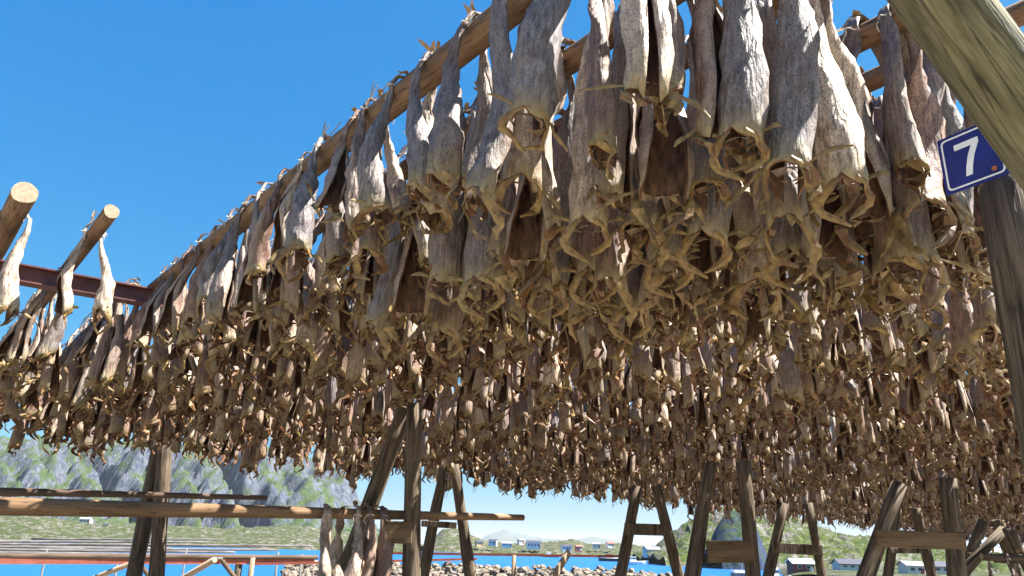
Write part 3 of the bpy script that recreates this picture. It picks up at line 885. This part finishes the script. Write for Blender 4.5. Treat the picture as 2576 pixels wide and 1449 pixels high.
def plain_rail(p, q, r0, r1, label, seed, m, name="low_rail", cat="rail", n=12):
    mb = MB(); mb.tube(sag_line(p, q, n, 0.0, 0.015, seed), np.linspace(r0, r1, n), 12, 0, 1, 0.03, seed)
    return set_props(mb.build(name, [M[m], M['sawn']], origin=tuple(p), axis=tuple(q)), label, cat)
def ibeam(a0, b0, a1, b1, z, h, w, label, m):
    p, q = plan(a0, b0), plan(a1, b1)
    d = np.array([q[0] - p[0], q[1] - p[1]]); L_ = np.linalg.norm(d); d /= L_
    nrm = np.array([d[1], -d[0]])
    t = 0.014
    prof = [(-w / 2, 0), (w / 2, 0), (w / 2, -t), (t / 2, -t), (t / 2, -h + t), (w / 2, -h + t), (w / 2, -h), (-w / 2, -h), (-w / 2, -h + t), (-t / 2, -h + t), (-t / 2, -t), (-w / 2, -t)]
    V = [(*(e + nrm * x), z + y) for e in (p, q) for x, y in prof]
    n = len(prof)
    mb = MB(); mb.add(V, [(k, (k + 1) % n, n + (k + 1) % n, n + k) for k in range(n)] + [tuple(range(n - 1, -1, -1)), tuple(range(n, 2 * n))])
    return set_props(mb.build("steel_beam", m, origin=(p[0], p[1], z - h)), label, "steel beam")
ibeam(7.9, -1.6, 7.9, 40, POLE_Z - 0.105, 0.165, 0.15, "dark red steel beam carrying the poles under the blue sky", M['steel'])

def timber_leg(p, q, r, seed, m='log'):
    mb = MB()
    n = 9
    L_ = sag_line(p, q, n, 0, 0.025, seed)
    mb.tube(L_, np.linspace(r * 1.1, r * 0.9, n) * (1 + 0.04 * np.random.RandomState(seed).randn(n)), 14, 0, 0, 0.055, seed)
    return mb
def trestle(d, left, right, plank, wpx, label, seed, group="log trestles under the drying rack", yaw=0.0, up=0.08, back=0.0):
    """A-shaped trestle: two logs and a cross plank. Measured points at forward distance d; legs are carried down to the ground."""
    def ext(p, q):
        a_, b_ = at(*p, d), at(*q, d)
        t = (a_[2] + 0.0) / (a_[2] - b_[2])
        foot = a_ + (b_ - a_) * t
        top_ = a_ + (a_ - b_) / np.linalg.norm(a_ - b_) * up
        return foot, top_
    r = wpx * px(d) / 2
    f0, t0 = ext(*left); f1, t1 = ext(*right)
    t0[1] += r * 0.98; t1[1] -= r * 0.98; f0[1] += back
    c = (f0 + f1) / 2
    e = empty("log_trestle", tuple(c), label, "trestle", group)
    for (f_, t_, s_) in ((f0, t0, seed), (f1, t1, seed + 1)):
        mb = timber_leg(f_ - c, t_ - c, r, s_)
        mb.build("leg", [M['log'], M['sawn']], e, origin=tuple(f_ - c), axis=tuple(t_ - c))
    if plank:
        x0, x1, y0, y1 = plank
        A_, B_, C_ = at(x0, (y0 + y1) / 2, d), at(x1, (y0 + y1) / 2 + (x1 - x0) * 0.0, d), at((x0 + x1) / 2, y0, d)
        D_ = at((x0 + x1) / 2, y1, d)
        mid = (A_ + B_) / 2
        mid[2] = (C_[2] + D_[2]) / 2
        mb = MB()
        mb.box((0, 0, 0), (abs(B_[0] - A_[0]), 0.045, abs(C_[2] - D_[2])))
        o = mb.build("crossbar", M['plank' if wpx > 38.5 else 'log'], e)
        o.location = Vector(mid - c) + Vector((0, -r - 0.035, 0))
        o.rotation_euler = (0, 0.03 * ((seed % 3) - 1), 0)
        bv = o.modifiers.new("edge", 'BEVEL'); bv.width = 0.008; bv.segments = 1
    return e
trestle(7.55, ((1010, 1040), (845, 1449)), ((1045, 1040), (1035, 1449)), (972, 1042, 1312, 1368), 47, "near log trestle with its leaning leg behind the few hanging fish", 100, back=0.75)
trestle(13.2, ((385, 1160), (335, 1449)), ((420, 1160), (396, 1449)), None, 38, "dark log trestle crossed by the two horizontal rails near the mountain", 102, up=0.5)
trestle(13.4, ((1112, 1200), (1064, 1449)), ((1148, 1200), (1184, 1449)), (1062, 1150, 1312, 1328), 28, "slim log trestle with a blue-grey crossbar beside the near trestle", 104, up=0.2)
trestle(14.4, ((1600, 1250), (1562, 1449)), ((1655, 1250), (1706, 1449)), (1568, 1682, 1318, 1347), 28, "log trestle with grey crossbar standing clear against the pale sky and water", 106, up=0.2)
trestle(9.0, ((1790, 1170), (1743, 1449)), ((1865, 1170), (1892, 1449)), (1772, 1890, 1360, 1415), 39, "thick log trestle with a broad brown crossbar in front of the green hill", 108, up=0.04)
trestle(16.6, ((1972, 1290), (1934, 1449)), ((2034, 1290), (2066, 1449)), (1938, 2062, 1368, 1394), 25, "small log trestle with grey crossbar above the white and red boathouse", 110, up=0.2)
trestle(7.8, ((2270, 1225), (2183, 1449)), ((2374, 1215), (2400, 1449)), (2190, 2410, 1336, 1380), 42, "big log trestle with the long brown crossbar near the post", 112, up=0.04)
trestle(14.5, ((2262, 1290), (2236, 1449)), ((2300, 1290), (2342, 1449)), (2232, 2330, 1378, 1392), 24, "small log trestle seen through the legs of the big crossbar trestle", 114)
trestle(14.0, ((2474, 1320), (2428, 1449)), ((2500, 1320), (2556, 1449)), (2425, 2560, 1394, 1412), 26, "log trestle behind the small fish rack at the edge", 116)
trestle(10.0, ((2528, 1340), (2420, 1449)), ((2530, 1340), (2590, 1449)), (2488, 2640, 1394, 1418), 27, "low sharp A-shaped trestle of the small fish rack near the post", 118, up=0.06)

# near post, brace and the numbered sign
zp = 2.45
topP = at(2545, 465, zp); botP = at(2545 + 0.21 * 600, 1065, zp)
foot = np.array([topP[0], topP[1], -0.05])
mb = timber_leg(foot, np.array([topP[0], topP[1], topP[2] + 0.02]), 0.125, 130)
set_props(mb.build("wooden_post", [M['log'], M['sawn']], origin=tuple(foot)), "thick upright grey-brown post below the blue number sign", "post")
b0, b1 = at(2365, 0, 1.62), at(2700, 465, 1.75)
dv = (b1 - b0)
bt, bb = b0 - dv * 0.55, b1 + dv * (b1[2] / (b0[2] - b1[2]))
mb = MB()
L_ = sag_line(bt, bb, 16, 0, 0.01, 9)
mb.tube(L_, np.linspace(0.098, 0.118, 16), 20, 0, 1, 0.015, 9)
set_props(mb.build("wooden_brace", [M['brace'], M['sawn']], origin=tuple(bb), axis=tuple(bt)), "huge leaning grey-green log crossing in front of the number sign", "log")

# sign: a plate in the plane of A and the vertical, nailed to the post
def sign():
    d = 2.28
    c = at(2447, 394, d)
    dirA = np.array([math.sin(math.radians(-31)), math.cos(math.radians(-31)), 0])
    right = -dirA                                   # reading direction runs towards the camera
    nrm = np.array([-right[1] * -1, -right[0], 0])
    up = np.array([0, 0, 1.0])
    nrm = np.cross(right, up)
    w, h, t = 0.212, 0.216, 0.004
    e = empty("number_sign", tuple(c), "blue number seven sign with white border on the post", "sign")
    Mx = np.stack([right, up, nrm], 1)
    def plate(name, poly, z0, z1, m):
        V = [Mx @ np.array([x, y, z]) for z in (z0, z1) for x, y in poly]
        n = len(poly)
        mb = MB(); mb.add(V, [tuple(range(n - 1, -1, -1)), tuple(range(n, 2 * n))] + [(k, (k + 1) % n, n + (k + 1) % n, n + k) for k in range(n)])
        return mb.build(name, m, e)
    def rr(w_, h_, r):
        P = []
        for cx, cy, a0 in ((w_ / 2 - r, h_ / 2 - r, 0), (-w_ / 2 + r, h_ / 2 - r, 90), (-w_ / 2 + r, -h_ / 2 + r, 180), (w_ / 2 - r, -h_ / 2 + r, 270)):
            for k in range(5):
                an = math.radians(a0 + 22.5 * k); P.append((cx + r * math.cos(an), cy + r * math.sin(an)))
        return P
    plate("plate", rr(w, h, 0.004), 0, t, M['blue'])
    o_, i_ = rr(w * 0.9, h * 0.9, 0.016), rr(w * 0.9 - 0.012, h * 0.9 - 0.012, 0.012)
    n = len(o_)
    V = [Mx @ np.array([x, y, z]) for z in (t + 0.0005, t + 0.0016) for x, y in o_ + i_]
    F = []
    for k in range(n):
        k2 = (k + 1) % n
        F += [(2 * n + k, 2 * n + k2, 3 * n + k2, 3 * n + k), (k, k2, 2 * n + k2, 2 * n + k), (n + k2, n + k, 3 * n + k, 3 * n + k2), (k2, k, n + k, n + k2)]
    mb = MB(); mb.add(V, F); mb.build("border", M['white'], e)
    seven = [(-0.043, 0.064), (0.043, 0.064), (0.043, 0.046), (0.022, 0.005), (0.010, -0.035), (0.005, -0.064), (-0.018, -0.064), (-0.012, -0.03), (0.0, 0.01), (0.017, 0.043), (-0.043, 0.043)]
    sx = 0.95
    plate("numeral", [(x * sx - 0.012, y) for x, y in seven], t + 0.0005, t + 0.0018, M['white'])
    mb = MB()
    V = [Mx @ np.array([0.062 + 0.009 * math.cos(k * math.pi / 5), -0.074 + 0.009 * math.sin(k * math.pi / 5), z]) for z in (t + 0.0018, t + 0.006) for k in range(10)]
    mb.add(V, [tuple(range(10, 20))] + [(k, (k + 1) % 10, 10 + (k + 1) % 10, 10 + k) for k in range(10)])
    mb.build("bolt", M['rust'], e)
sign()

# the two low rails in front of the mountain and the few fish on the brown one
def lerp_px(x0, y0, d0, x1, y1, d1): return at(x0, y0, d0), at(x1, y1, d1)
RL = lerp_px(-260, 1268, 5.9, 1318, 1302, 8.2)
plain_rail(*RL, 0.078, 0.03, "long tapering brown rail lying level in front of the trestles", 31, 'rail')
RD = lerp_px(-260, 1231, 9.2, 672, 1252, 10.4)
plain_rail(*RD, 0.058, 0.03, "thin dark rail level across the mountain above the brown rail", 32, 'dark_rail')
def on_rail(xp):
    t = (xp + 260) / (1318 + 260)
    t = t * 5.9 / (t * 5.9 + (1 - t) * 8.2)
    return RL[0] + (RL[1] - RL[0]) * t
ang = math.atan2(*(RL[1] - RL[0])[[1, 0]])
low = [(818, 27, 1.0, math.pi, "lone grey-brown cod hanging first on the brown rail before the water"), (860, 30, 0.75, 0, "short dark cod hanging next to the lone cod on the brown rail"), (893, 7, 1.1, math.pi, "dark slim cod at the outer side of the bunch on the brown rail"),
       (908, 29, 0.95, 0, "broad cod at the back of the bunch on the brown rail"), (922, 11, 1.12, math.pi, "pale sunlit cod in the middle of the bunch on the brown rail"), (940, 19, 1.1, 0, "cod half hidden in the bunch on the brown rail"), (960, 33, 0.95, math.pi, "smooth grey cod nearest the trestle's upright leg on the brown rail")]
for x, v, s_, ro, lab in low:
    hang_fish(on_rail(x), ang + ro, v, s_, lab, "cod hanging from the low brown rail", fat=1.35, tone=[0.45, 0.55, 0.68, 0.5, 0.97, 0.68, 0.9][int(x) % 7])
SR = at(2470, 1400, 9.8), at(2760, 1418, 9.9)
plain_rail(*SR, 0.04, 0.035, "low rail of the small fish rack near the post", 33, 'log')
ang2 = math.atan2(*(SR[1] - SR[0])[[1, 0]])
for k in range(9):
    p = SR[0] + (SR[1] - SR[0]) * (0.1 + 0.1 * k)
    hang_fish(p, ang2 + math.pi * (k % 2), (k * 5 + 2) % NV, 0.85, "dried cod among those bunched on the small low rack near the post", "cod on the small low rack")

# ------------------------------------------------------------------ empty rack and rails by the water
def steel_rail(p, q, h, w, label, m, name="steel_rail"):
    p, q = np.array(p), np.array(q)
    d = q - p; L_ = np.linalg.norm(d)
    mb = MB()
    rot = Vector(d).to_track_quat('X', 'Z').to_matrix()
    mb.box((0, 0, 0), (L_, w, h), rot=rot)
    o = mb.build(name, M[m]); o.location = (p + q) / 2
    return set_props(o, label, "steel rail")
d0 = 16.0
steel_rail(at(-200, 1410, d0), at(790, 1412, 19.0), 0.13, 0.1, "red steel rail at the front of the empty rack over the water", 'orange_steel')
plain_rail(at(-220, 1399, d0 - 0.05), at(800, 1402, 19.0), 0.06, 0.05, "added dark round strip standing in for shade along the top of the red rail", 35, 'dark_rail')  # added dark strip in place of the shade on the red rail's top
rg = np.random.RandomState(5)
for k, (y, x0_, x1_) in enumerate(((1397, -300, 560), (1393, -300, 640), (1389, -300, 470), (1384, -300, 590), (1381, 60, 700), (1377, -300, 430), (1372, -300, 780), (1369, 120, 660), (1366, -300, 520), (1362, -300, 300), (1359, 80, 560))):
    dd = 16.6 + 1.5 * k
    slope = 0.012 + 0.006 * rg.randn()
    p, q = at(x0_, y - 4 + (x0_ + 300) * slope, dd), at(x1_, y - 4 + (x1_ + 300) * slope, dd + 1.5)
    plain_rail(p, q, 0.045 + 0.012 * rg.rand(), 0.03, "grey weathered pole of the empty rack over the water", 200 + k, 'grey_wood', "rack_pole", "pole", 8)['group'] = "grey poles of the empty rack"
for x0, y0, x1, y1, w, m, lab in ((250, 1449, 345, 1412, 0.11, 'sawn', "pale sloping strut under the red rail, between the dark trestle and the water"), (348, 1412, 410, 1500, 0.09, 'plank', "dark sloping strut under the red rail, behind the dark trestle"),
                                  (470, 1449, 540, 1408, 0.13, 'sawn', "pale plank leaning up to the end of the red rail"), (560, 1412, 640, 1520, 0.1, 'plank', "brown strut leaning down from the grey poles' end")):
    p, q = at(x0, y0, 17.6), at(x1, y1, 17.0)
    dv = p - q
    if p[2] > q[2]: p, q, dv = q, p, q - p
    dv = p - q
    foot = q + dv * ((q[2] + 0.3) / (q[2] - p[2]))
    mb = MB(); mb.tube([foot, (foot + q) / 2, q], [w / 2] * 3, 6, 0, None, 0.02, int(x0))
    set_props(mb.build("sloping_strut", M[m], origin=tuple(foot)), lab, "strut", "struts of the empty rack")
for x, y0, w, lab in ((604, 1400, 0.16, "dark post under the broken end of the empty rack"), (636, 1402, 0.12, "pale post beside the dark one under the empty rack"), (1293, 1396, 0.10, "pale thin post holding the orange red rail over the boulders")):
    p = at(x, y0, 18.4)
    mb = MB(); mb.tube([(p[0], p[1], -0.3), (p[0], p[1], p[2] / 2), tuple(p)], [w / 2] * 3, 9, 0, None, 0.03, int(x))
    set_props(mb.build("short_post", M['sawn' if x != 604 else 'log'], origin=(p[0], p[1], -0.3)), lab, "post")
for x, y0, y1, w, lab in ((118, 1384, 1449, 0.05, "thin grey stake standing among the empty rack's poles, leftmost of them"), (300, 1392, 1449, 0.06, "thin grey stake just left of the dark trestle's leaning leg, under the rails"), (470, 1378, 1449, 0.05, "thin grey stake right of the dark trestle, behind the pale plank"), (700, 1388, 1449, 0.06, "thin grey stake at the end of the red rail by the boulders"), (760, 1394, 1449, 0.07, "thin grey stake left of the lone hanging cod")):
    p = at(x, y0, 20.0)
    mb = MB(); mb.tube([(p[0] + 0.04, p[1], -2.6), (p[0], p[1], p[2] * 0.3), tuple(p)], [w / 2, w / 2, w / 2.4], 8, 0, None, 0.03, int(x))
    set_props(mb.build("stake", M['grey_wood'], origin=(p[0], p[1], -2.6)), lab, "stake", "stakes of the empty rack")
steel_rail(at(960, 1391, 18.6), at(1580, 1400, 18.8), 0.055, 0.07, "upper orange red rail above the boulders", 'orange_steel')
steel_rail(at(640, 1419, 18.2), at(1200, 1406, 19.2), 0.05, 0.07, "lower orange red rail above the boulders", 'orange_steel')
p, q = at(1385, 1462, 17.5), at(1432, 1388, 18.0)
foot = p + (p - q) * 0.9
mb = MB(); rot = Vector(q - foot).to_track_quat('X', 'Y').to_matrix()
mb.box((0, 0, 0), (np.linalg.norm(q - foot), 0.16, 0.05), rot=rot)
o = mb.build("leaning_plank", M['sawn']); o.location = (foot + q) / 2
set_props(o, "pale plank leaning in front of the boulders at the rail's end", "plank")

# ------------------------------------------------------------------ houses and boats along the shore
def pm(name, c, rough=0.6): return mat(name, tuple(x * 0.9 for x in c), c, 0.7, (1, 1, 1), rough, 0.0)
for nm, c in (('wall_white', (0.6, 0.59, 0.57)), ('wall_red', (0.2, 0.05, 0.042)), ('wall_blue', (0.5, 0.6, 0.67)), ('wall_ochre', (0.55, 0.4, 0.2)), ('roof_dark', (0.045, 0.048, 0.07)), ('roof_grey', (0.22, 0.22, 0.25)), ('roof_red', (0.3, 0.1, 0.07)),
              ('glass', (0.04, 0.06, 0.09)), ('hull_navy', (0.012, 0.02, 0.075)), ('hull_black', (0.02, 0.02, 0.024)), ('hull_white', (0.78, 0.78, 0.78))):
    M[nm] = pm(nm, c, 0.25 if nm == 'glass' else 0.6)

def house(x, y, d, w, h, dep, rz, wall, roof, label, nwin=3, cat="house", rh=0.45):
    """Gabled building: base at a measured point, walls, roof with eaves, windows with frames and a door as its parts."""
    p = at(x, y, d)
    base = np.array([p[0], p[1], p[2]])
    w, h, dep = w * 0.78, h * 0.8, dep * 0.78
    e = empty(cat.replace(' ', '_'), tuple(base), label, cat, None, rz)
    mb = MB()
    W2, D2 = w / 2, dep / 2
    top_ = h + rh * dep * 0.5 * 2 * 0.5
    mb.add([(-W2, -D2, -0.8), (W2, -D2, -0.8), (W2, D2, -0.8), (-W2, D2, -0.8), (-W2, -D2, h), (W2, -D2, h), (W2, D2, h), (-W2, D2, h), (-W2, 0, top_), (W2, 0, top_)],
           [(0, 1, 5, 4), (2, 3, 7, 6), (1, 2, 6, 9, 5), (3, 0, 4, 8, 7), (3, 2, 1, 0)])
    mb.build("wall", M[wall], e)
    mb = MB()
    ov, t = 0.3, 0.16
    k = (top_ - h) / D2
    for sg in (-1, 1):
        ye, ze = sg * (D2 + ov), h - ov * k
        V = [(-W2 - ov, ye, ze), (W2 + ov, ye, ze), (W2 + ov, 0, top_), (-W2 - ov, 0, top_)]
        V += [(a, b_, c + t) for a, b_, c in V]
        mb.add(V, [(0, 1, 2, 3), (7, 6, 5, 4), (0, 4, 5, 1), (1, 5, 6, 2), (3, 7, 4, 0)])
    mb.build("roof", M[roof], e)
    ws = min(1.0, w / (nwin + 1) * 0.55)
    for i in range(nwin):
        xc = -W2 + w * (i + 0.75) / (nwin + 0.5)
        mb = MB(); mb.box((xc, -D2 - 0.03, h * 0.56), (ws + 0.16, 0.06, h * 0.38))
        f = mb.build("window", M['wall_white' if wall != 'wall_white' else 'roof_grey'], e)
        mb = MB(); mb.box((xc, -D2 - 0.065, h * 0.56), (ws, 0.02, h * 0.32))
        mb.build("pane", M['glass'], f)
    mb = MB(); mb.box((W2 - 0.7, -D2 - 0.03, h * 0.32), (0.8, 0.06, h * 0.64)); mb.build("door", M['wall_red' if wall != 'wall_red' else 'wall_white'], e)
    return e

def boat(x, y, d, L_, wd, hh, rz, hull, cabin, label):
    """A moored boat: pointed hull with sheer, deck, wheelhouse with panes and a mast."""
    p = at(x, y, d)
    e = empty("moored_boat", (p[0], p[1], SEA), label, "boat", None, rz)
    V, n = [], 10
    for i in range(n):
        t = i / (n - 1)
        b_ = wd / 2 * (math.sin(math.pi * min(1, 0.25 + t * 0.9)) ** 0.6 if t < 0.99 else 0.03)
        zz = hh * (1 + 0.5 * (t - 0.35) ** 2 * 2)
        xx = (t - 0.5) * L_
        V += [(xx, -b_, zz), (xx, -b_ * 0.7, -0.3), (xx, 0, -0.5), (xx, b_ * 0.7, -0.3), (xx, b_, zz)]
    F = [(i * 5 + k, (i + 1) * 5 + k, (i + 1) * 5 + k + 1, i * 5 + k + 1) for i in range(n - 1) for k in range(4)] + [(4, 3, 2, 1, 0), tuple((n - 1) * 5 + k for k in range(5))]
    mb = MB(); mb.add(V, F, 0, True); mb.build("hull", M[hull], e)
    mb = MB()
    V2 = [(v[0], v[1] * 1.04, v[2] + dz) for i in range(n) for v, dz in ((V[i * 5], -0.08), (V[i * 5], 0.08), (V[i * 5 + 4], 0.08), (V[i * 5 + 4], -0.08))]
    mb.add(V2, [(i * 4 + k, i * 4 + (k + 1) % 4, (i + 1) * 4 + (k + 1) % 4, (i + 1) * 4 + k) for i in range(n - 1) for k in range(4)] + [(0, 3, 2, 1)])
    mb.build("deck", M['hull_white'], e)
    mb = MB(); mb.box((-L_ * 0.12, 0, hh + 0.75), (L_ * 0.26, wd * 0.62, 1.5), taper=0.9); cb = mb.build("wheelhouse", M[cabin], e)
    mb = MB(); mb.box((-L_ * 0.12, 0, hh + 1.0), (L_ * 0.262, wd * 0.63, 0.42), taper=0.97); mb.build("window", M['glass'], cb)
    mb = MB(); mb.tube([(-L_ * 0.02, 0, hh), (-L_ * 0.02, 0, hh + 2), (-L_ * 0.02, 0, hh + 3.6)], [0.06, 0.05, 0.03], 6); mb.build("mast", M['roof_grey'], e)
    return e

D_T = 560
house(1342, 1379, D_T, 12.5, 4.6, 8, 0.0, 'wall_white', 'roof_dark', "large white house with dark blue roof across the water", 4)
house(1425, 1384, D_T - 20, 8, 3.0, 6, 0.1, 'wall_white', 'roof_dark', "low white house with dark roof beside the far red shed", 3)
house(1455, 1385, D_T - 20, 5, 3.2, 5, 0.2, 'wall_red', 'roof_red', "small red shed on the far shore", 1)
house(1240, 1371, D_T, 7, 3.4, 6, -0.2, 'wall_white', 'roof_dark', "white cottage with dark roof left of the large white house", 2)
house(1205, 1373, D_T, 6, 3.0, 6, 0.3, 'wall_ochre', 'roof_dark', "ochre cottage with dark roof at the foot of the low green hill", 2)
house(1275, 1375, D_T - 10, 9, 2.6, 6, 0.0, 'wall_white', 'roof_grey', "long low pale boathouse on the far shoreline", 3)
house(1310, 1368, D_T + 30, 5, 3.2, 5, 0.4, 'wall_white', 'roof_grey', "small pale house on the rise behind the large white house", 2)
house(1500, 1378, D_T + 10, 7, 3.2, 6, -0.1, 'wall_white', 'roof_grey', "white house with grey roof on the green far point", 2)
house(1535, 1376, D_T + 10, 6, 3.0, 6, 0.2, 'wall_white', 'roof_red', "white house with red roof on the green far point", 2)
boat(1385, 1391, 420, 9, 3, 1.1, 0.2, 'hull_navy', 'hull_white', "dark fishing boat moored before the large white house")
boat(1540, 1397, 330, 11, 3.4, 1.2, 0.1, 'hull_black', 'wall_red', "dark long boat at the far point with a red wheelhouse")
boat(578, 1362, 500, 8, 2.6, 1.0, 0.6, 'hull_white', 'hull_white', "white boat lying on the blue water below the mountain")
boat(1600, 1402, 260, 8, 2.6, 1.0, 0.0, 'hull_white', 'hull_white', "white motor boat by the rocky foot of the green hill")
boat(1870, 1446, 100, 5.6, 2.0, 0.75, 0.1, 'hull_navy', 'hull_white', "navy blue boat with white rim under the broad brown crossbar")
boat(1952, 1440, 120, 5.2, 2.2, 0.9, 0.3, 'hull_black', 'hull_white', "black hulled boat with white wheelhouse right of the thick trestle")
house(2015, 1437, 162, 5.6, 1.9, 4.2, 0.05, 'wall_red', 'hull_white', "boathouse with pale roof and red wall seen under the grey crossbar", 2, "boathouse")
house(2145, 1432, 172, 9, 1.3, 5, 0.0, 'wall_blue', 'roof_dark', "long low pale blue shed with dark roof", 4, "shed")
house(2295, 1443, 160, 5, 1.9, 4, 0.1, 'wall_white', 'roof_grey', "small white shed seen between the legs of the big trestle", 2, "shed")
house(2368, 1441, 165, 7.5, 1.5, 5, 0.0, 'wall_white', 'roof_dark', "low shed with navy roof left of the post", 3, "shed")
house(1640, 1398, 300, 7, 2.8, 5, 0.3, 'wall_white', 'roof_grey', "white house at the foot of the green hill near the water", 2)
house(1720, 1398, 290, 6, 2.6, 5, -0.2, 'wall_white', 'roof_dark', "white house with dark roof below the green hill", 2)
house(215, 1316, 540, 9, 3.2, 6, 0.1, 'wall_white', 'roof_grey', "white house on the green slope below the mountain", 3)
house(268, 1332, 520, 6, 3.4, 5, -0.2, 'wall_ochre', 'roof_dark', "small pale ochre house by the shore below the mountain", 2)
# ------------------------------------------------------------------ the air
mb = MB(); mb.box((0, 0, 84), (30000, 30000, 175.0))
hz = mb.build("haze", None if False else [])
hm = bpy.data.materials.new("haze_air"); hm.use_nodes = True
hn, hl = hm.node_tree.nodes, hm.node_tree.links
hn.remove(hn["Principled BSDF"])
pv = hn.new("ShaderNodeVolumePrincipled")
pv.inputs["Color"].default_value = (0.85, 0.92, 1.0, 1)
pv.inputs["Density"].default_value = 0.00005
pv.inputs["Anisotropy"].default_value = 0.2
hl.new(pv.outputs[0], hn["Material Output"].inputs["Volume"])
hz.data.materials.append(hm)
set_props(hz, "thin pale blue sea haze over the far shore", "haze", None, 'stuff')
